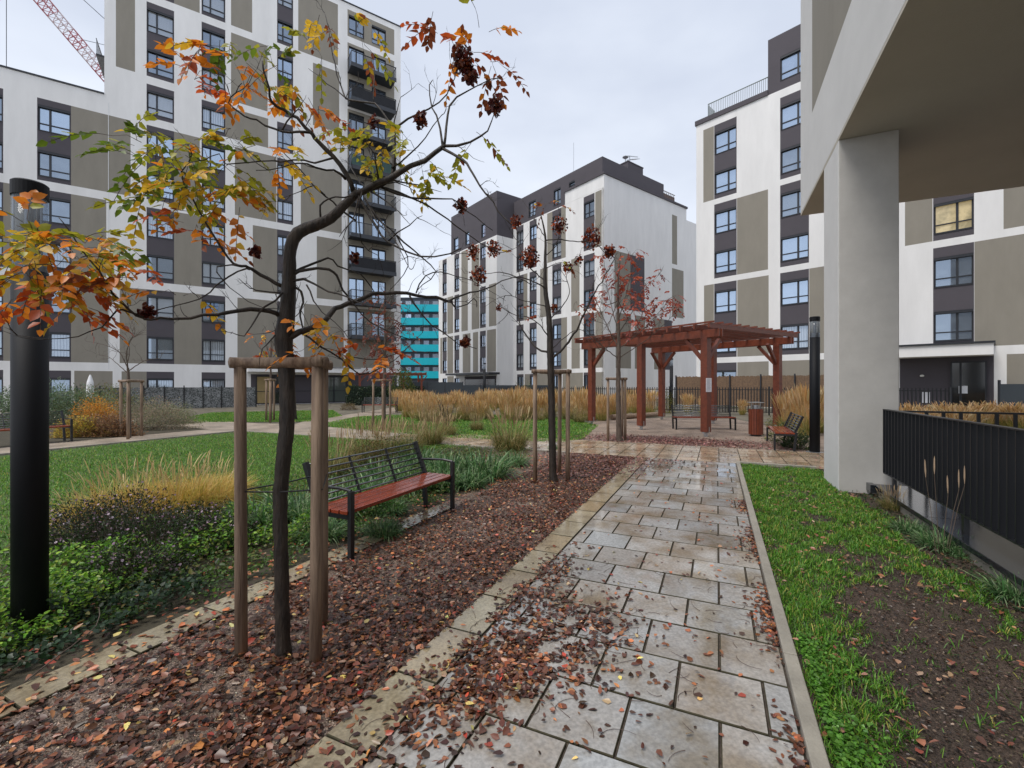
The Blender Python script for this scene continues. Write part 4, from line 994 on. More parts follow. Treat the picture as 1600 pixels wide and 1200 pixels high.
# ---- second tree
random.seed(31)
b=G(865,752); D=b.y
T=[(P(866,756,D),.085),(P(864,740,D),.062),(P(862,640,D),.058),(P(860,560,D),.056),(P(858,500,D),.045),(P(852,450,D),.034),(P(852,410,D),.026),(P(852,370,D),.018),(P(845,335,D),.008)]
Br=[]
br((D,D-.6),.03,.008,(862,560),(880,545),(897,522),(910,497),(922,470),(940,440),(960,405))
br((D,D+.5),.026,.006,(858,551),(840,545),(827,530),(815,512),(810,495),(808,460))
br((D,D-.5),.018,.005,(855,452),(835,440),(807,432),(780,425),(750,430))
br((D,D+.4),.016,.005,(853,440),(830,420),(815,395),(806,350))
br((D,D-.3),.016,.004,(852,376),(870,374),(890,377),(925,379),(950,395))
br((D,D+.3),.012,.004,(852,370),(838,350),(828,330),(815,310))
br((D,D-.2),.012,.004,(852,400),(868,385),(875,360),(880,335))
br((D,D+.4),.014,.004,(858,500),(878,480),(890,455),(885,430),(900,410))
br((D,D-.5),.014,.004,(860,530),(835,500),(800,490),(770,470))
br((D,D+.3),.012,.004,(862,545),(885,525),(905,515),(925,530),(940,550))
br((D,D-.6),.012,.003,(856,480),(820,470),(790,462),(755,480))
br((D,D+.5),.010,.003,(852,420),(875,410),(895,415),(910,400))
blobs=[bl(855,318,D,16,10,4,[OR,YE,BR],.15),bl(900,470,D,26,14,4,[RD,BR],.3),bl(770,395,D,12,10,2,[YE,BR],.15),bl(880,410,D,14,10,2,[YG,BR],.2),bl(848,485,D,12,9,2,[RD,BR],.2)]
caps=[(P(x,y,D+random.uniform(-.3,.3)),r_*D/702,int(n),MC+[RD]) for x,y,r_,n in ((739,392,13,70),(770,388,14,80),(747,430,16,90),(828,402,19,200),(806,345,12,60),(874,352,15,90),(925,372,18,130),(952,392,11,90),(887,418,10,40),(865,480,8,30),(722,320,11,50),(905,405,8,25),(780,480,6,15))]
mesh_tree('golden_rain_tree',b,'second staked tree along the path, slender with dark seed clusters and few leaves',T,Br,bark,blobs,caps,2.4,.42,.006,2,(.05,.08),(.2,.3),capsz=(.03,.055))
sk=[G(836,752),G(874,738),G(887,751)]
stakes('',b.x,b.y,[(p.x,p.y) for p in sk],1.78,.036,'three slim stakes around the second tree along the path')
# ---- third tree
random.seed(41)
b=G(967,689); D=b.y
T=[(P(968,691,D),.09),(P(967,670,D),.075),(P(966,600,D),.065),(P(967,540,D),.05),(P(966,490,D),.035),(P(966,440,D),.022),(P(970,395,D),.01)]
Br=[]
for a in ((940,520),(925,560),(1000,520),(1030,490),(930,470),(905,500),(1010,440),(1045,470),(945,430),(990,410),(1060,485),(920,440)):
    s=random.choice(((967,545),(967,520),(966,500),(966,470),(966,560)))
    br((D,D+random.uniform(-1,1)),.022,.006,s,((s[0]+a[0])/2,(s[1]+a[1])/2+6),a)
RR=[(.36,.07,.045),(.44,.10,.06),(.26,.05,.035),RD]; BLK=2.6
blobs=[bl(x,y,D+random.uniform(-.5,.5),rx,ry,n,RR,.5) for x,y,rx,ry,n in ((985,400,14,14,5),(960,420,14,16,5),(1000,440,18,18,7),(985,470,14,14,5),(950,460,16,12,4),(1040,470,22,10,6),(1060,480,12,8,4),(930,480,16,14,5),(1000,480,20,12,5),(1028,430,8,10,2),(1020,500,16,10,3),(975,440,18,18,6),(990,505,14,10,3),(940,400,8,8,2))]
mesh_tree('young_tree',b,'third staked tree in front of the pergola with sparse brick-red leaves',T,Br,bark2,blobs,[(P(952,395,D),.2,60,MC)],2.2,.55,.008,2,(.06,.10),(.2,.34),capsz=(.04,.06))
sk=[G(950,689),G(972,683),G(977,688)]
stakes('',b.x,b.y,[(p.x,p.y) for p in sk],1.72,.038,'stakes with a crossbar around the third tree before the pergola')
BLK=1.3
# ---- left background bare tree
random.seed(43)
b=G(201,684); D=b.y
T=[(P(202,686,D),.05),(P(202,640,D),.045),(P(201,596,D),.04),(P(200,575,D),.03)]
Br=[]
for pts in (((200,580),(198,560),(200,540),(210,525),(232,522)),((200,583),(185,570),(170,558),(155,555)),((200,580),(215,570),(230,562),(250,560)),((200,578),(190,555),(178,545),(160,538),(135,533)),((200,575),(198,548),(210,520),(205,505)),((199,575),(202,545),(200,530),(195,520))):
    br((D,D+random.uniform(-.6,.6)),.022,.005,*pts)
mesh_tree('young_tree',b,'small bare tree between stakes on the left, in front of the grey garden fence',T,Br,bark2,[],[],3,.5,.006,2)
sk=[G(189,682),G(200,686),G(221,681)]
stakes('',b.x,b.y,[(p.x,p.y) for p in sk],1.66,.04,'three stakes with a flat crossbar round the small bare tree on the left')
# ---- reddish tree before balconies
random.seed(47)
b=G(600,671); D=b.y
T=[(P(600,673,D),.07),(P(600,640,D),.06),(P(601,580,D),.05),(P(602,520,D),.035),(P(600,470,D),.015)]
Br=[]
for a in ((575,480),(630,490),(570,520),(640,520),(590,455),(615,460),(560,550),(650,550),(600,440)):
    s=random.choice(((602,540),(602,520),(602,560),(601,500))); br((D,D+random.uniform(-1,1)),.02,.006,s,((s[0]+a[0])/2,(s[1]+a[1])/2-8),a)
blobs=[bl(x,y,D+random.uniform(-.6,.6),20,18,8,[(.16,.035,.025),(.20,.05,.03),BR],.7) for x,y in ((600,470),(585,490),(620,490),(580,515),(605,510),(630,520),(575,540),(600,540),(625,550),(590,565),(610,575))]
mesh_tree('young_tree',b,'distant tree with hanging dark red foliage in front of the tower balconies',T,Br,bark2,blobs,[],2.5,.6,.009,2,(.06,.10),(.25,.4),upw=-.1)
sk=[G(583,668),G(598,673),G(610,668)]
stakes('',b.x,b.y,[(p.x,p.y) for p in sk],1.7,.04,'stakes round the distant dark red tree')
# ---- small orange tree, near tower entrance
random.seed(53)
b=G(422,658); D=b.y
T=[(P(423,659,D),.05),(P(423,600,D),.045),(P(423,560,D),.03),(P(424,530,D),.015)]
Br=[]
for a in ((405,540),(440,535),(410,515),(430,510),(400,560)): br((D,D),.02,.006,(423,565),((423+a[0])/2,(565+a[1])/2),a)
blobs=[bl(x,y,D,10,8,3,[OR,RD,YE],.4) for x,y in ((408,525),(425,515),(415,545),(430,560),(405,560),(436,530))]
mesh_tree('young_tree',b,'small distant tree with a few orange leaves near the tower entrance',T,Br,bark2,blobs,[],2,.5,.01,1,(.09,.14),(.3,.4))
sk=[G(416,657),G(422,660),G(428,657)]
stakes('',b.x,b.y,[(p.x,p.y) for p in sk],1.75,.045,'stakes of the small distant orange tree')
b=G(459,656); D=b.y
T=[(P(459,658,D),.14),(P(458,630,D),.12),(P(456,600,D),.11),(P(454,560,D),.10),(P(452,500,D),.07),(P(455,450,D),.03)]
Br=[]
for a in ((430,460),(480,470),(440,430),(470,440)): br((D,D),.04,.01,(453,500),((453+a[0])/2,(500+a[1])/2+5),a)
mesh_tree('bare_tree',b,'dark leaning trunk of a bare tree far behind the foreground tree',T,Br,bark,[],[],2,.8,.014,1)
# ================================================================ PLANTS
def make_grass_clump(name, n, L, w, spread, droop, cols, wts=None, plume=0, pcols=None, Lp=None, pw=.02, matg=None):
    ang=rng.uniform(0,2*PI,n); rr_=np.sqrt(rng.uniform(0,1,n))*spread*.35
    pos=np.stack([np.cos(ang)*rr_,np.sin(ang)*rr_,np.zeros(n)],1)
    lean=rng.uniform(.05,1,n)*spread/L*.9; a2=ang+rng.normal(0,.5,n)
    d=np.stack([np.cos(a2)*lean,np.sin(a2)*lean,np.ones(n)],1)
    V=blade_arr(pos,d,L*rng.uniform(.55,1.1,n),w*rng.uniform(.7,1.3,n),rng.uniform(.3,1,n)*droop)
    out=[('blades',V,pal(n,cols,wts))]
    if plume:
        ang=rng.uniform(0,2*PI,plume); lean=rng.uniform(.02,.45,plume)*spread/L; rr_=np.sqrt(rng.uniform(0,1,plume))*spread*.3
        pos=np.stack([np.cos(ang)*rr_,np.sin(ang)*rr_,np.zeros(plume)],1); d=np.stack([np.cos(ang)*lean,np.sin(ang)*lean,np.ones(plume)],1)
        Ls=Lp*rng.uniform(.7,1.08,plume)
        V1=blade_arr(pos,d,Ls,np.full(plume,w*.6),rng.uniform(.02,.12,plume))
        dn=nrm(d); tip=pos+dn*(Ls*.72)[:,None]
        V2=blade_arr(tip,dn+rng.normal(0,.06,(plume,3)),Ls*.33,pw*rng.uniform(.7,1.4,plume),rng.uniform(.1,.35,plume))
        out.append(('plumes',np.concatenate([V1,V2]),pal(plume*2,pcols)))
    return out
def plant(name,parts,loc,label,cat,group=None,rz=0,s=1):
    r=empty(name,loc,rz,label,cat,group); r.scale=(s,s,s)
    for nm,V,C in parts: npmesh(nm,V,BLADEP if V.shape[1]==7 and nm in('blades','plumes') else LEAFP,C,grassm,r)
    return r
def copy_tree(o,loc,rz,s,label=None):
    c=o.copy(); COL.objects.link(c); c.location=loc; c.rotation_euler=(0,0,rz); c.scale=(s,s,s*random.uniform(.9,1.1))
    if label: c['label']=label
    for ch in o.children:
        d=ch.copy(); COL.objects.link(d); d.parent=c
    return c
ORG=[(.58,.35,.13),(.66,.44,.20),(.46,.27,.10),(.68,.53,.31)]
GRG=[(.24,.28,.06),(.42,.36,.10),(.15,.20,.045),(.58,.46,.17)]
random.seed(61)
protos=[]
def feather(loc,label,group,rz=0,s=1,big=False):
    if len(protos)<3:
        k=len(protos); parts=make_grass_clump('g',300,.80,.010,.62,.55,GRG,None,210,ORG,1.36,.024)
        r=plant('reed_clump',parts,loc,label,'ornamental plant',group,rz,s); protos.append(r); return r
    o=copy_tree(random.choice(protos),loc,rz,s,label)
    if group: o['group']=group
    elif 'group' in o: del o['group']
    return o
LB='tall orange feather reed grass clump in the bed before the iron fence'; GB='feather reed grasses before the iron fence'
spots=[]
for i in range(3000):
    px=random.uniform(618,1000); 
    lo=655-(px-618)*.0; y0=635 if px<700 else 636
    py=random.uniform(634,656 if px<930 else 652)
    p=G(px,py)
    if all((p-q).length>.5 for q in spots): spots.append(p)
    if len(spots)>=92: break
for p in spots: feather(p,LB,GB,random.uniform(0,6),random.uniform(.6,1.0))
# greener tussocks along the front of the tall grasses come after the fountain prototype
# right of the pergola
for i,(px,py,s,lab) in enumerate(((1232,672,1.05,'orange feather grass right of the pergola, behind the small bench'),(1250,664,1.1,'tall orange feather grass between lamp post and pergola'),(1262,680,1.1,'feather grass clump tucked behind the slim lamp post'),(1283,676,1.1,'feather grass clump against the pillar edge'),(1100,650,.7,'low yellow grass under the reed screen'),(1240,655,1.0,'feather grass farthest back beside the right pergola post'),(940,657,.85,'feather grass clump at the left pergola post'),(955,652,.8,'yellowish feather grass behind the third tree'),(1015,648,.95,'green and orange feather grass inside the pergola, back left'),(1075,646,.8,'feather grass clump behind the pergola bench, left'),(1160,648,.6,'low golden grass behind the litter bin'),(1290,655,1.1,'feather grass behind the pillar'))):
    feather(G(px,py),lab,None,random.uniform(0,6),s)
ap=[]
for q in range(2):
    parts=make_grass_clump('g',260,.8,.010,.7,.6,GRG); n_=120
    ang=rng.uniform(0,2*PI,n_); d_=np.stack([np.cos(ang)*rng.uniform(.05,.5,n_),np.sin(ang)*rng.uniform(.05,.5,n_),np.ones(n_)],1); p0=rng.normal(0,.1,(n_,3))*np.array([1,1,0]); L0=rng.uniform(.95,1.3,n_)
    Vs=blade_arr(p0,d_,L0,np.full(n_,.006),rng.uniform(.1,.3,n_)); tip=(Vs[:,4]+Vs[:,5])/2; dr=nrm(Vs[:,6]-tip)
    Vp=blade_arr(tip,dr,L0*.34,rng.uniform(.016,.03,n_),rng.uniform(.3,.7,n_)); parts.append(('plumes',np.concatenate([Vs,Vp]),pal(n_*2,ORG))); ap.append(parts)
LR='arching orange feather grass in the bed beyond the railings on the right'; GRr='feather grasses beyond the right railings'
ar=[]
for i in range(20):
    px=1412+i*11+random.uniform(-5,5); Y=random.uniform(12.5,16); p=P(px,600,Y); p=Vector((p.x,p.y,0)); s_=random.uniform(.85,1.1)
    if i<2: ar.append(plant('reed_clump',ap[i],p,LR,'ornamental plant',GRr,0,s_))
    else: copy_tree(random.choice(ar),p,random.uniform(0,6),s_,LR)
# darker green/yellow tussocks (fountain grass)
FG=[(.11,.14,.03),(.25,.20,.07),(.07,.10,.02),(.34,.27,.10)]
fp=make_grass_clump('f',800,.74,.0065,.72,.85,FG,None,90,[(.50,.38,.20),(.36,.24,.14)],.82,.013)
f0=plant('grass_tussock',fp,G(800,703)+Vector((-.05,0,0)),'dark tussock of fountain grass at the end of the bed, left of the second tree','ornamental plant',None,0,1.35)
FL=[(672,694,1.15,'fountain grass tussock behind the near bench backrest'),(640,706,.95,'low yellowing fountain grass left of the bench back'),(573,722,1.15,'brown flowering grass mound behind the bench left half'),(603,716,1.1,'green-brown grass mound above the bench backrest'),(700,680,.8,'small tussock behind the blue-green sedge'),(745,672,.7,'distant fountain grass left of the bare shrub'),(690,655,.9,'fountain grass at the near edge of the far lawn'),(720,655,.8,'dark tussock at the front of the orange grasses'),(905,660,.75,'dark tussock left of the pergola'),(520,742,1.0,'orange-tinted grass behind the stakes of the foreground tree'),(1395,797,.36,'small dry orange tussock at the foot of the low wall')]
for px,py,s,l in FL: copy_tree(f0,G(px,py),random.uniform(0,6),s,l)
for i in range(20):
    o=copy_tree(f0,G(random.uniform(650,930),random.uniform(652,659)),random.uniform(0,6),random.uniform(.5,.95),'green and straw tussock at the front foot of the tall orange grasses'); o['group']='green tussocks at the foot of the tall grasses'
# golden hakone-like grass mass left
GG=[(.62,.42,.10),(.74,.54,.18),(.48,.37,.07),(.34,.36,.05),(.56,.33,.09)]
gp=make_grass_clump('h',1900,.78,.0048,1.05,.95,GG,None,60,[(.62,.48,.25),(.52,.38,.17)],.74,.010)
g0=plant('golden_tussock',gp,G(262,800),'golden arching grass clump behind the dark aster bush, centre','ornamental plant',None,0,1.05)
for px,py,s,l in ((205,806,.95,'golden arching grass clump behind the aster bush, left part'),(312,790,1.0,'golden arching grass clump just left of the first stake'),(150,815,.7,'thin golden grass near the left lamp post'),(345,770,.7,'pale golden grass behind the left stake')): copy_tree(g0,G(px,py),random.uniform(0,6),s,l)
# blue-green strap-leaved clumps
BG=[(.07,.17,.05),(.12,.24,.08),(.24,.32,.16),(.04,.10,.03)]
sp_=make_grass_clump('s',480,.62,.014,.80,.95,BG)
s0=plant('sedge',sp_,G(412,822),'strap-leaved green clump behind the foreground tree, left of its trunk','perennial plant')
for px,py,s,l in ((478,812,1.1,'strap-leaved green clump between trunk and bench'),(755,745,1.3,'big blue-green sedge clump behind the bench far arm'),(700,742,1.15,'blue-green sedge between bench back and the big sedge'),(655,728,1.05,'narrow sedge behind the bench backrest'),(800,727,.8,'dark sedge at the tip of the bed'),(540,795,1.0,'sedge showing through the bench back rods'),(640,768,.95,'green clump behind the middle of the bench backrest'),(690,762,.9,'green clump just behind the far end of the bench'),(500,840,.6,'strap-leaved tuft between the stakes and the near bench leg'),(730,760,.8,'sedge drooping over the gravel behind the far armrest'),(600,752,1.05,'leafy green clump above the bench seat'),(575,778,1.0,'second sedge behind the bench back rods'),(330,858,.45,'small strap-leaved plant near the first stake'),(255,868,.4,'small strap-leaved plant in front of the aster bush'),(610,800,.55,'sedge under the bench seat'),(600,835,.5,'drooping grass tuft under the middle of the bench'),(1470,856,.52,'grass tussock at the foot of the near railing'),(1592,935,.5,'grass tussock at the right picture edge'),(1420,832,.4,'small grass tuft next to the railing tussock'),(1505,870,.3,'low reddish grass tuft right of the railing tussock'),(865,702,.35,'small green tuft left of the second tree')): copy_tree(s0,G(px,py),random.uniform(0,6),s,l)
# seed heads in front of railing
r=empty('seed_head_stalks',UV(4.4,1.95,0),0,'thin dry seed-head stalks rising in front of the near railing','ornamental plant')
sm=MB(); hm=MB(); O=r.location
for px,py,pb in ((1445,717,860),(1460,712,850),(1480,742,870),(1498,733,880),(1507,727,875)):
    a=G(pb and px-5,pb)-O; 
    a=G(1470+(px-1470)*.3,865)-O; Y=4.25; b=P(px,py,Y)-O; c=P(px+random.uniform(-2,2),py+32,Y)-O
    sm.tube([a,a.lerp(c,.6)+Vector((0,0,.05)),c,b],[.003,.0025,.002,.0015],5); hm.tube([c.lerp(b,.1),c.lerp(b,.4),c.lerp(b,.8),b],[.002,.0065,.0055,.001],7)
sm.build('stalks',mat('dry_stalk',(.12,.085,.06),.7),r); hm.build('seed_heads',mat('pale_seed_head',(.50,.36,.24),.8,bump=1,bscale=200),r)
# leafy shrubs ------------------------------------------------------
def shrub(name,loc,size,n,leaf,cols,label,cat='shrub',wts=None,flowers=0,fcol=None,W=.5,stems=26,up=.4,group=None,hollow=.45):
    r=empty(name,loc,0,label,cat,group); sx,sy,sz=size
    th=rng.uniform(0,2*PI,n); cz=rng.uniform(-.15,1,n); rad=rng.uniform(hollow,1,n)**.6
    lump=1+.22*np.sin(th*3+1.3)*np.cos(cz*5)+.12*np.sin(th*7+cz*9)
    s_=np.sqrt(1-np.clip(cz,0,1)**2)
    pos=np.stack([np.cos(th)*s_*sx*rad*lump,np.sin(th)*s_*sy*rad*lump,np.maximum(.02,(np.clip(cz,0,1)*rad*lump)*sz+rng.normal(0,.03,n))],1)
    d=nrm(pos*np.array([1,1,.4]))+rng.normal(0,.5,(n,3))+np.array([0,0,up]); nn=rng.normal(0,.6,(n,3))+np.array([0,0,1.])
    V=leaf_arr(pos,d,nn,rng.uniform(*leaf,n),W,.08,.15); C=pal(n,cols,wts,.22)
    npmesh('foliage',V,LEAFP,C,leafm,r)
    m=MB()
    for _ in range(stems):
        i=random.randrange(n); p=Vector(pos[i]); m.tube([(p.x*.15,p.y*.15,0),(p.x*.6,p.y*.6,p.z*.55),p],[.006,.004,.002],4)
    m.build('stems',bark2,r)
    if flowers:
        i=rng.choice(n,flowers); q=pos[i]*np.array([1.03,1.03,1.06]); V=leaf_arr(q,rng.normal(0,1,(flowers,3)),rng.normal(0,.4,(flowers,3))+np.array([0,-.3,1.]),np.full(flowers,.024),1.1,.05,.1)
        npmesh('flowers',V,LEAFP,pal(flowers,fcol),leafm,r)
    return r
random.seed(71)
AS=[(.018,.028,.011),(.032,.052,.016),(.04,.026,.020),(.03,.065,.018)]
FC=[(.45,.30,.42),(.30,.18,.27),(.56,.44,.54),(.22,.14,.14)]
for px,py,s,lab in ((165,862,(.50,.38,.46),'dark aster bush with faded mauve flowers beside the left lamp post'),(120,850,(.45,.34,.42),'aster bush right next to the left lamp post, fewest flowers'),(205,838,(.5,.36,.5),'tallest aster bush with mauve flowers, at the back of the planting'),(350,850,(.36,.3,.26),'small aster mound just left of the first stake'),(245,868,(.50,.38,.42),'middle of the dark aster planting with small mauve flowers'),(300,845,(.42,.34,.36),'right end of the dark aster planting with mauve flowers'),(215,905,(.45,.30,.26),'low front aster with mauve flowers')):
    shrub('aster_bush',G(px,py),s,4200,(.016,.032),AS,lab,'flowering plant',None,170,FC,.4,40)
# ground cover (uncountable)
def cover(name,label,region,n,leaf,cols,zmax,W=.6,wts=None,m_=None,mask=None,cat='ground cover'):
    pts=[]
    (u0,u1,v0,v1)=region
    uu=rng.uniform(u0,u1,n*3); vv=rng.uniform(v0,v1,n*3)
    k=np.ones(n*3,bool) if mask is None else mask(uu,vv)
    uu,vv=uu[k][:n],vv[k][:n]; n=len(uu)
    hump=.5+.5*np.sin(uu*5+1)*np.sin(vv*6+2)+.3*np.sin(uu*13)*np.cos(vv*11)
    z=rng.uniform(.01,1,n)*zmax*np.clip(.35+hump,.2,1.4)
    pos=np.stack([CU*uu+SU*vv,SU*uu-CU*vv,z],1)
    d=rng.normal(0,1,(n,3))*np.array([1,1,.5])+np.array([0,0,.4]); nn=rng.normal(0,.5,(n,3))+np.array([0,0,1.])
    o=npmesh(name,leaf_arr(pos,d,nn,rng.uniform(*leaf,n),W,.08,.2),LEAFP,pal(n,cols,wts,.22),m_ or leafm)
    return tag(o,label,cat,None,'stuff')
cover('ground_cover','bright green leafy ground cover along the left edging strip',(.2,3.6,-5.2,-3.75),15000,(.02,.045),[(.11,.26,.025),(.19,.40,.04),(.05,.12,.018),(.32,.48,.06)],.22,mask=lambda u,v: (v<-3.85+.35*np.sin(u*2.1)-.12*(u>2.6))&((u>1.0)|(v<-4.0)))
cover('ivy_cover','dark ivy leaves around the foot of the left lamp post',(.3,2.2,-4.6,-3.5),3500,(.025,.045),[(.02,.045,.018),(.035,.07,.03),(.05,.09,.05)],.10,W=.9)
cover('ground_cover','mixed dark green growth under the golden grasses and behind the bench',(1,9.6,-6.3,-3.7),14000,(.02,.05),[(.05,.10,.025),(.09,.16,.035),(.16,.14,.045),(.18,.20,.05)],.14)
cover('ground_cover','low green weeds at the foot of the near railing',(1.5,8,1.78,2.06),1600,(.02,.04),[(.05,.09,.03),(.10,.08,.04),(.03,.06,.025)],.07)
cover('ground_cover','sparse weeds between the left edging strip and the bench',(1.6,5.2,-4.1,-3.36),3400,(.015,.04),[(.07,.14,.025),(.12,.22,.035),(.05,.09,.02)],.09,mask=lambda u,v: noise2(u,v,3,1)>.0)
cover('ground_cover','green growth behind the edging near the bench far end',(5,9.8,-5.6,-3.5),6000,(.02,.05),[(.06,.12,.03),(.10,.17,.04),(.16,.15,.05)],.12,mask=lambda u,v: v<-3.3-(u-5.0)*.42)
# left background shrub bed
for px,py,s,lf,cols,lab in ((-10,668,(1.6,1.2,1.3),(.05,.10),[(.10,.15,.08),(.14,.18,.11),(.07,.10,.05)],'grey-green shrub behind the bench at the far left'),
 (80,662,(1.7,1.2,1.45),(.05,.10),[(.11,.16,.10),(.15,.20,.13),(.07,.11,.06)],'tall sage-green shrub right of the black lamp post'),
 (118,660,(1.5,1.1,1.25),(.05,.09),[(.10,.14,.06),(.14,.17,.08),(.08,.10,.04)],'feathery green shrub left of the orange one'),
 (165,652,(1.9,1.2,1.35),(.05,.10),[(.08,.12,.045),(.12,.14,.05),(.16,.12,.05)],'green shrub behind the small bare tree'),
 (150,674,(.75,.5,.95),(.04,.07),[(.50,.26,.04),(.42,.17,.03),(.30,.20,.05)],'orange-yellow autumn shrub left of the small staked tree'),
 (125,682,(.7,.4,.5),(.04,.07),[(.45,.33,.06),(.25,.22,.05),(.18,.10,.04)],'low yellow and brown shrub next to the far left bench'),
 (170,681,(.8,.4,.55),(.04,.07),[(.20,.10,.05),(.12,.08,.05),(.28,.17,.09)],'rust-brown low shrub at the foot of the small staked tree'),
 (235,670,(1.3,.8,.95),(.04,.07),[(.20,.17,.12),(.15,.15,.09),(.26,.21,.15)],'dry grey-brown shrub right of the small staked tree'),
 (262,662,(1.0,.8,.7),(.04,.07),[(.20,.20,.12),(.14,.16,.08)],'pale wispy shrub at the right end of the left bed')):
    shrub('shrub',G(px,py),(s[0]*1.08,s[1]*1.1,s[2]*1.15),6500,lf,[tuple(c*1.35 for c in q) for q in cols],lab,'shrub',None,0,None,.42,40,.5,hollow=.3)
for px,py,s,cols,lab in ((1228,690,(.5,.5,.55),[(.07,.11,.04),(.12,.15,.05),(.30,.27,.08)],'green shrub behind the small bench'),(1222,668,(.5,.5,.5),[(.14,.18,.06),(.28,.25,.07)],'pale green bush at the right pergola post'),(1248,700,(.35,.4,.35),[(.04,.07,.03),(.08,.11,.04)],'dark low shrub beside the slim lamp post'),
   (1170,604,(1.2,.8,1.0),[(.05,.09,.03),(.09,.12,.04)],None),(1040,645,(.5,.5,1.2),[(.10,.12,.03),(.28,.24,.05)],'yellow-green upright bush at the back pergola post'),(545,640,(.5,.5,.4),[(.14,.10,.05),(.20,.15,.07)],'small brown shrub by the distant bench'),(1054,560,(1,1,1),[(.1,.1,.1)],None)):
    if lab: shrub('shrub',G(px,max(py,630)),s,1100,(.04,.07),cols,lab,'shrub',None,0,None,.5,16)
for px,py,sz,cols,lab in ((580,730,(.60,.45,.62),[(.14,.11,.04),(.10,.13,.03),(.22,.15,.06)],'brownish green mound rising above the left half of the bench back'),(625,722,(.5,.4,.55),[(.09,.14,.03),(.16,.15,.05)],'green-brown shrub above the middle of the bench back'),(570,800,(.40,.25,.32),[(.06,.15,.03),(.10,.22,.04)],'low green leafy plant directly behind the bench back rods'),(655,768,(.42,.25,.34),[(.07,.15,.03),(.12,.22,.05)],'low green leafy plant behind the far half of the bench')):
    shrub('shrub',G(px,py),sz,3000,(.022,.045),cols,lab,'shrub',None,0,None,.45,30,.5,hollow=.25)
# ivy hedges
def hedge(a,b,h,w,n,cols,label):
    a=Vector(a);b=Vector(b); r=empty('ivy_hedge',a,0,label,'hedge'); L=(b-a).length; d=(b-a)/L; s=Vector((d.y,-d.x,0))
    t=rng.uniform(0,L,n); z=rng.uniform(.02,1,n)*h*(1+.05*np.sin(t*4)); q=rng.uniform(-.5,.5,n)*w
    pos=np.stack([d.x*t+s.x*q,d.y*t+s.y*q,z],1); nn=rng.normal(0,.5,(n,3))+np.array([s.x,s.y,.3])
    npmesh('foliage',leaf_arr(pos,rng.normal(0,1,(n,3))+np.array([0,0,-.3]),nn,rng.uniform(.07,.13,n),.8,.05,.2),LEAFP,pal(n,cols,None,.25),leafm,r)
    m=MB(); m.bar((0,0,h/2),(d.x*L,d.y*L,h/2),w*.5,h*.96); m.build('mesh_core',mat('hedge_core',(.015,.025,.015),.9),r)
hc=[(.025,.05,.025),(.04,.07,.035),(.06,.09,.045)]
pa=P(541,600,33.5); pb=P(662,600,37); hedge((pa.x,pa.y,0),(pb.x,pb.y,0),1.45,.4,5200,hc,'dark ivy hedge in front of the tower corner and small red pergola')
pa=P(630,600,33); shrub('ivy_canopy',(pa.x,pa.y,0),(1.0,.9,2.6),2600,(.07,.13),[(.06,.10,.03),(.10,.13,.03),(.16,.15,.04)],'rounded ivy growth over the right end of the small red pergola','climbing plant',None,0,None,.8,16,hollow=.7)
pa=P(820,600,36); shrub('shrub',(pa.x,pa.y,0),(.9,.7,2.1),900,(.06,.10),[(.10,.14,.05),(.20,.19,.07)],'tall thin bush before the middle block, left of the second tree','shrub',None,0,None,.5,20,hollow=.1)
pa=P(1130,600,31); shrub('shrub',(pa.x,pa.y,0),(1.6,1,2.3),1500,(.07,.11),[(.05,.09,.03),(.10,.12,.04)],'green garden bush beyond the reed screen','shrub',None,0,None,.5,16,hollow=.2)
# bare shrub (700,650) and timber logs
b=G(699,668); r=empty('bare_shrub',b,0,'small bare shrub with dark twigs on the far lawn','shrub'); m=MB(); tips=[]
for i in range(7):
    a=random.uniform(0,6.28); q=[Vector((0,0,0)),Vector((.12*math.cos(a),.12*math.sin(a),.3)),Vector((.3*math.cos(a),.3*math.sin(a),.85))]; m.tube(q,[.018,.012,.005],5); twigs(m,smooth_path(q),4,.35,.005,tips,1,.5)
m.build('branches',bark,r)
p=G(955,656); r=empty('log_edging',p,0,'grey timber log lying at the rear edge of the pergola gravel','log'); m=MB(); m.tube([(0,0,.12),(1.6,1.0,.12),(3.0,2.2,.12)],[.12,.12,.11],12,wob=.04); m.build('log',wood,r)
# ================================================================ LAWN BLADES
def blades(name,label,uu,vv,L,w,cols,wts=None,cat='grass'):
    n=len(uu); pos=np.stack([CU*uu+SU*vv,SU*uu-CU*vv,np.zeros(n)],1)
    d=rng.normal(0,.45,(n,3)); d[:,2]=1
    o=npmesh(name,blade_arr(pos,d,L,w,rng.uniform(.1,.6,n)),BLADEP,pal(n,cols,wts,.2),grassm); return tag(o,label,cat,None,'stuff')
LG=[(.065,.20,.014),(.11,.28,.022),(.18,.34,.035),(.04,.125,.012),(.40,.36,.08)]
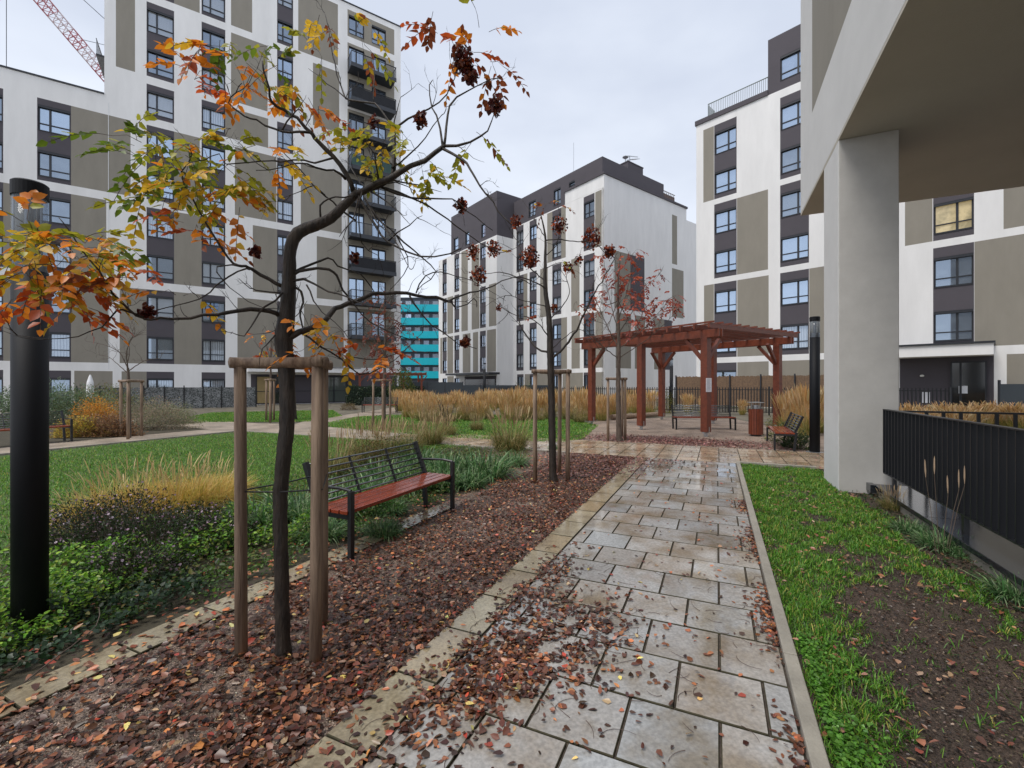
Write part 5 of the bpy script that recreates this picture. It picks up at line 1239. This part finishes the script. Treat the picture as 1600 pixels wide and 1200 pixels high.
# verge lawn: density falls with distance
n=210000; uu=-.3+10.3*rng.uniform(0,1,n)**1.7; vv=rng.uniform(.43,2.0,n)
patch=((uu-3.0)/2.0)**2+((vv-1.22-.12*(uu-3)/2)/.52)**2
keep=(patch>1+.5*noise2(uu,vv,2.2)+.55*noise2(uu,vv,8.,1)+rng.normal(0,.10,n))|(rng.uniform(0,1,n)<.03)|((noise2(uu,vv,6,4)>.62)&(rng.uniform(0,1,n)<.5)); keep&=(vv<1.82+.08*np.sin(uu*3)); keep&=(noise2(uu,vv,3.1,2)>-.62)|(rng.uniform(0,1,n)<.15)
keep&=~((noise2(uu,vv,3.2,5)>.38)&(rng.uniform(0,1,n)<.8)); keep&=~((noise2(uu,vv,7,1)>.45)&(rng.uniform(0,1,n)<.7))
uu,vv=uu[keep],vv[keep]; n=len(uu)
blades('grass','short green grass on the verge right of the paved path',uu,vv,rng.uniform(.025,.075,n)*(1+.8*np.clip(noise2(uu,vv,4,1),-.4,1)),rng.uniform(.002,.004,n)*(1+uu*.12),LG,[4,5,3,3,1.5])
cl_n=5000; cu=rng.uniform(.8,3.3,cl_n); cv=.46+rng.exponential(.07,cl_n); kk=(noise2(cu,cv,3,4)>-.1)&(cv<.75); cu,cv=cu[kk],cv[kk]; cl_n=len(cu)
pos=np.stack([CU*cu+SU*cv,SU*cu-CU*cv,rng.uniform(.01,.06,cl_n)],1); nn=rng.normal(0,.35,(cl_n,3))+np.array([0,0,1.])
tag(npmesh('clover_cover',leaf_arr(pos,rng.normal(0,1,(cl_n,3))*np.array([1,1,.2]),nn,rng.uniform(.012,.024,cl_n),.9,.05,.1),LEAFP,pal(cl_n,[(.10,.26,.03),(.16,.36,.05),(.07,.18,.02)]),leafm),'bright green clover patch along the inner side of the right kerb','ground cover',None,'stuff')
# main lawn
n=130000; uu=rng.uniform(-1,9.95,n); vv=-14.5+9.3*rng.uniform(0,1,n)**.8; keep=(vv<-5.7+.5*np.sin(uu*1.9)); uu,vv=uu[keep],vv[keep]; n=len(uu)
blades('grass','bright green mown lawn left of the planting bed',uu,vv,rng.uniform(.04,.08,n),rng.uniform(.005,.010,n),LG,[4,5,4,2,1.2])
def in_poly(x,y,poly):
    c=np.zeros(len(x),bool); j=len(poly)-1
    for i in range(len(poly)):
        xi,yi=poly[i][0],poly[i][1]; xj,yj=poly[j][0],poly[j][1]
        c^=((yi>y)!=(yj>y))&(x<(xj-xi)*(y-yi)/(yj-yi+1e-9)+xi); j=i
    return c
for pg_,n,lab in (([G(500,663),G(560,651),G(690,646),G(880,652),G(935,665),G(912,686),G(880,691),G(830,690),G(700,684),G(520,668)],50000,'green lawn beyond the cross path, left of the pergola'),([G(270,656),G(330,645),G(520,641),G(535,650),G(480,659),G(280,660)],26000,'far lawn strip before the grey garden fence')):
    xs=[p.x for p in pg_]; ys=[p.y for p in pg_]; x=rng.uniform(min(xs),max(xs),n*3); y=rng.uniform(min(ys),max(ys),n*3); k=in_poly(x,y,pg_); x,y=x[k][:n],y[k][:n]
    u_=CU*x+SU*y; v_=SU*x-CU*y; m_=len(x); blades('grass',lab,u_,v_,rng.uniform(.05,.09,m_),rng.uniform(.012,.02,m_),LG,[4,5,4,2,1])
# ================================================================ FALLEN LEAVES
def litter(name,label,uu,vv,size,cols,wts,zj=.012,z0=.004,m_=None):
    n=len(uu); pos=np.stack([CU*uu+SU*vv,SU*uu-CU*vv,z0+rng.uniform(0,1,n)**2*zj],1)
    a=rng.uniform(0,2*PI,n); d=np.stack([np.cos(a),np.sin(a),rng.normal(0,.18,n)],1); nn=rng.normal(0,.42,(n,3)); nn[:,2]=1
    V=leaf_arr(pos,d,nn,size,rng.uniform(.4,.75,n),.06,rng.uniform(-.15,.3,n)); V[:,:,2]=np.maximum(V[:,:,2],z0)
    o=npmesh(name,V,LEAFP,pal(n,cols,wts,.28),m_ or fallm); return tag(o,label,'fallen leaves',None,'stuff')
LC=[(.055,.023,.014),(.11,.040,.022),(.19,.070,.034),(.34,.13,.055),(.46,.17,.06),(.36,.055,.03),(.56,.42,.14),(.38,.23,.14)]
LW=[13,12,6,3.2,1.2,.6,.4,1.4]
LFAR=[(.10,.04,.038),(.17,.07,.06),(.24,.11,.09),(.34,.18,.14)]
n=60000; uu=-.6+10.6*rng.uniform(0,1,n)**1.3; vv=rng.uniform(-3.12,-1.6,n)
dens=.50+.42*noise2(uu,vv,3.1,1)+.25*noise2(uu,vv,7.5,3)+.35*np.exp(-((vv+1.95)/.45)**2)+.45*np.exp(-((uu-7.8)/1.6)**2)-.25*(np.abs(uu-.9)<.7)
k=rng.uniform(0,1,n)<dens; uu,vv=uu[k],vv[k]; n=len(uu)
litter('fallen_leaves','thick carpet of brown and orange fallen leaves on the gravel strip',uu,vv,rng.uniform(.015,.048,n)*(1+.15*np.clip(2.8-uu,0,1)),LC,LW,.026)
DR=[(2.78,-.88,.30,.20,900),(2.32,-1.08,.20,.15,1000),(1.95,-1.22,.16,.16,500),(3.4,-1.25,.35,.10,420),(1.55,-1.2,.25,.2,160),(2.6,-.5,.5,.3,200)]
uu=np.concatenate([rng.normal(a,c,n_) for a,b,c,d,n_ in DR]+[rng.uniform(.6,3.9,520)]); vv=np.concatenate([rng.normal(b,d,n_) for a,b,c,d,n_ in DR]+[rng.normal(-1.36,.035,520)])
k=(vv>-1.6)&(noise2(uu,vv,5,1)>-.45); uu,vv=uu[k],vv[k]; n=len(uu)
litter('fallen_leaves','leaves blown in a drift across the left side of the paving',uu,vv,rng.uniform(.02,.052,n),LC,LW,.012,.016)
n=2600; uu=.4+6.5*rng.uniform(0,1,n)**1.2; vv=.345-rng.exponential(.045,n); k=(rng.uniform(0,1,n)<.45+.5*np.sin(uu*4))&(vv>-.1); uu,vv=uu[k],vv[k]; n=len(uu)
litter('fallen_leaves','line of brown leaves caught along the right kerb',uu,vv,rng.uniform(.022,.042,n),LC[:6],[5,6,4,2,.8,.5],.012,.016)
n=340; uu=rng.uniform(.5,9.5,n); vv=rng.uniform(-1.3,.3,n); litter('fallen_leaves','single leaves scattered over the paving slabs',uu,vv,rng.uniform(.02,.05,n),LC,[1,2,3,3,3,2,1.5,1],.004,.016)
n=900; uu=.4+8*rng.uniform(0,1,n)**1.3; vv=rng.uniform(.43,2.0,n); litter('fallen_leaves','few pale leaves lying on the verge grass and soil',uu,vv,rng.uniform(.025,.055,n),[(.25,.10,.06),(.34,.20,.12),(.18,.07,.04)],None,.03,.012)
n=7000; uu=rng.uniform(7.5,10.02,n); vv=rng.uniform(-4.2,-.1,n); k=rng.uniform(0,1,n)<(.25+.75*np.exp(-((vv+1.9)/.9)**2))*np.clip((.2-vv-(10-uu)*.62),0,1); uu,vv=uu[k],vv[k]; n=len(uu)
litter('fallen_leaves','mauve-brown leaf drift around the second tree and path junction',uu,vv,rng.uniform(.03,.06,n),LFAR,None,.01,.014)
n=9000; uu=rng.normal(13.3,.55,n); vv=rng.normal(-1.2,1.5,n); k=(uu>12.45)&(np.abs(vv+1.0)<3); uu,vv=uu[k],vv[k]; n=len(uu)
litter('fallen_leaves','dark leaf litter under the third tree beside the pergola',uu,vv,rng.uniform(.035,.07,n),LFAR,None,.012,.004)
n=4200; uu=rng.uniform(.3,9.5,n); vv=rng.uniform(-4.6,-3.1,n); k=rng.uniform(0,1,n)<np.clip(1.1+(vv+3.1)*.9,0.1,1); uu,vv=uu[k],vv[k]; n=len(uu)
litter('fallen_leaves','orange and brown leaves along the edge of the planting bed',uu,vv,rng.uniform(.03,.06,n),LC,[4,5,4,4,4,2,1,2],.03,.016)
n=900; uu=rng.uniform(10.1,12.3,n); vv=rng.uniform(-8,4,n); litter('fallen_leaves','leaves spread over the wet cross path',uu,vv,rng.uniform(.03,.055,n),LFAR,None,.004,.016)
# crumbs: stones and soil bits
n=26000; uu=-.3+5.5*rng.uniform(0,1,n)**1.3; vv=rng.uniform(-3.1,-1.62,n)
litter('gravel_stones','small wet stones of the gravel strip',uu,vv,rng.uniform(.005,.012,n),[(.20,.14,.10),(.40,.30,.23),(.10,.07,.05),(.55,.45,.36)],[4,4,3,1],.004,.0)
n=40000; uu=rng.uniform(.3,6.5,n); vv=rng.uniform(.45,2.05,n); k=(noise2(uu,vv,3.2,5)>.35)|(((uu-3.0)/2.0)**2+((vv-1.22-.12*(uu-3)/2)/.52)**2<1.25); k|=(vv>1.8); uu,vv=uu[k],vv[k]; n=len(uu)
litter('soil_crumbs','dark crumbs of soil and bark on the bare patch in the verge',uu,vv,rng.uniform(.006,.020,n),[(.045,.028,.02),(.09,.06,.042),(.02,.014,.01),(.17,.12,.085)],[4,4,3,1.2],.010,.006)
# leaf stalks on paving
random.seed(81); m=MB()
for i in range(230):
    u_=random.uniform(.6,4.2); v_=min(.28,-1.5+random.expovariate(1.6)) if i<170 else random.uniform(-1.3,.3); a=random.uniform(0,6.28); L_=random.uniform(.06,.17); c=random.uniform(-1.2,1.2); pts=[]
    for j in range(7):
        t=j/6; pts.append(UV(u_,v_,.0165)+Vector((math.cos(a+c*t),math.sin(a+c*t),0))*L_*t)
    m.tube(pts,[.0016,.0014,.0013,.0012,.0011,.001,.0008],4)
tag(m.build('fallen_leaf_stalks',mat('wet_leaf_stalk',(.075,.04,.03),.5)),'curved reddish leaf stalks strewn over the paving','leaf stalks',None,'stuff')
m=MB(); q=[G(38,1075),G(75,1050),G(110,1030),G(150,1000),G(155,975)]; q=[Vector((p.x,p.y,.03+.02*i)) for i,p in enumerate(q)]; limb(m,q,.005,.002,6,.002); tag(m.build('fallen_twig',bark2),'long thin fallen twig beside the edging strip at left','twig')
# ================================================================ WORLD, SUN, CAMERA
w=bpy.data.worlds.new('World'); S.world=w; w.use_nodes=True; nt=w.node_tree; N=nt.nodes; L=nt.links; bg=N['Background']
sky=N.new('ShaderNodeTexSky'); sky.sky_type='NISHITA'; sky.sun_disc=False; sky.sun_elevation=R(38); sky.sun_rotation=R(150); sky.dust_density=3; sky.air_density=1.2
tc=N.new('ShaderNodeTexCoord'); sx=N.new('ShaderNodeSeparateXYZ'); L.new(tc.outputs['Generated'],sx.inputs[0])
nz=N.new('ShaderNodeTexNoise'); nz.inputs['Scale'].default_value=1.6; nz.inputs['Detail'].default_value=5; nz.inputs['Roughness'].default_value=.5; mp=N.new('ShaderNodeMapping'); mp.inputs['Scale'].default_value=(1,1,2.5); L.new(tc.outputs['Generated'],mp.inputs[0]); L.new(mp.outputs[0],nz.inputs['Vector'])
ad=N.new('ShaderNodeMath'); ad.operation='MULTIPLY_ADD'; ad.inputs[1].default_value=.85; L.new(nz.outputs['Fac'],ad.inputs[0]); L.new(sx.outputs['Z'],ad.inputs[2])
cr=N.new('ShaderNodeValToRGB'); e=cr.color_ramp.elements; e[0].position=.15; e[0].color=(9.3,9.6,10.1,1); e[1].position=1.15 if False else 1.0; e[1].color=(5.0,5.45,6.4,1)
x=e.new(.5); x.color=(8.5,8.9,9.6,1); x=e.new(.85); x.color=(6.0,6.45,7.3,1)
L.new(ad.outputs[0],cr.inputs['Fac'])
mx=N.new('ShaderNodeMix'); mx.data_type='RGBA'; mx.inputs['Factor'].default_value=.93; L.new(sky.outputs[0],mx.inputs['A']); L.new(cr.outputs['Color'],mx.inputs['B']); L.new(mx.outputs['Result'],bg.inputs['Color']); bg.inputs['Strength'].default_value=.078
sun=bpy.data.lights.new('sun','SUN'); sun.energy=1.5; sun.angle=R(28); sun.color=(1,.95,.88); so=bpy.data.objects.new('sun',sun); COL.objects.link(so)
az=R(232); el=R(62); dirv=Vector((math.sin(az)*math.cos(el),math.cos(az)*math.cos(el),math.sin(el)))
sky.sun_rotation=az; sky.sun_elevation=el
so.rotation_euler=dirv.to_track_quat('Z','Y').to_euler()
cam=bpy.data.cameras.new('camera'); co=bpy.data.objects.new('camera',cam); COL.objects.link(co); co.location=(0,0,H); co.rotation_euler=(R(90),0,0)
cam.sensor_width=36; cam.lens=F/1600*36; cam.clip_end=1000; cam.clip_start=.05; S.camera=co
S.view_settings.view_transform='Standard'; S.view_settings.look='None'; S.view_settings.exposure=.86; S.view_settings.gamma=1
S.render.engine='CYCLES'
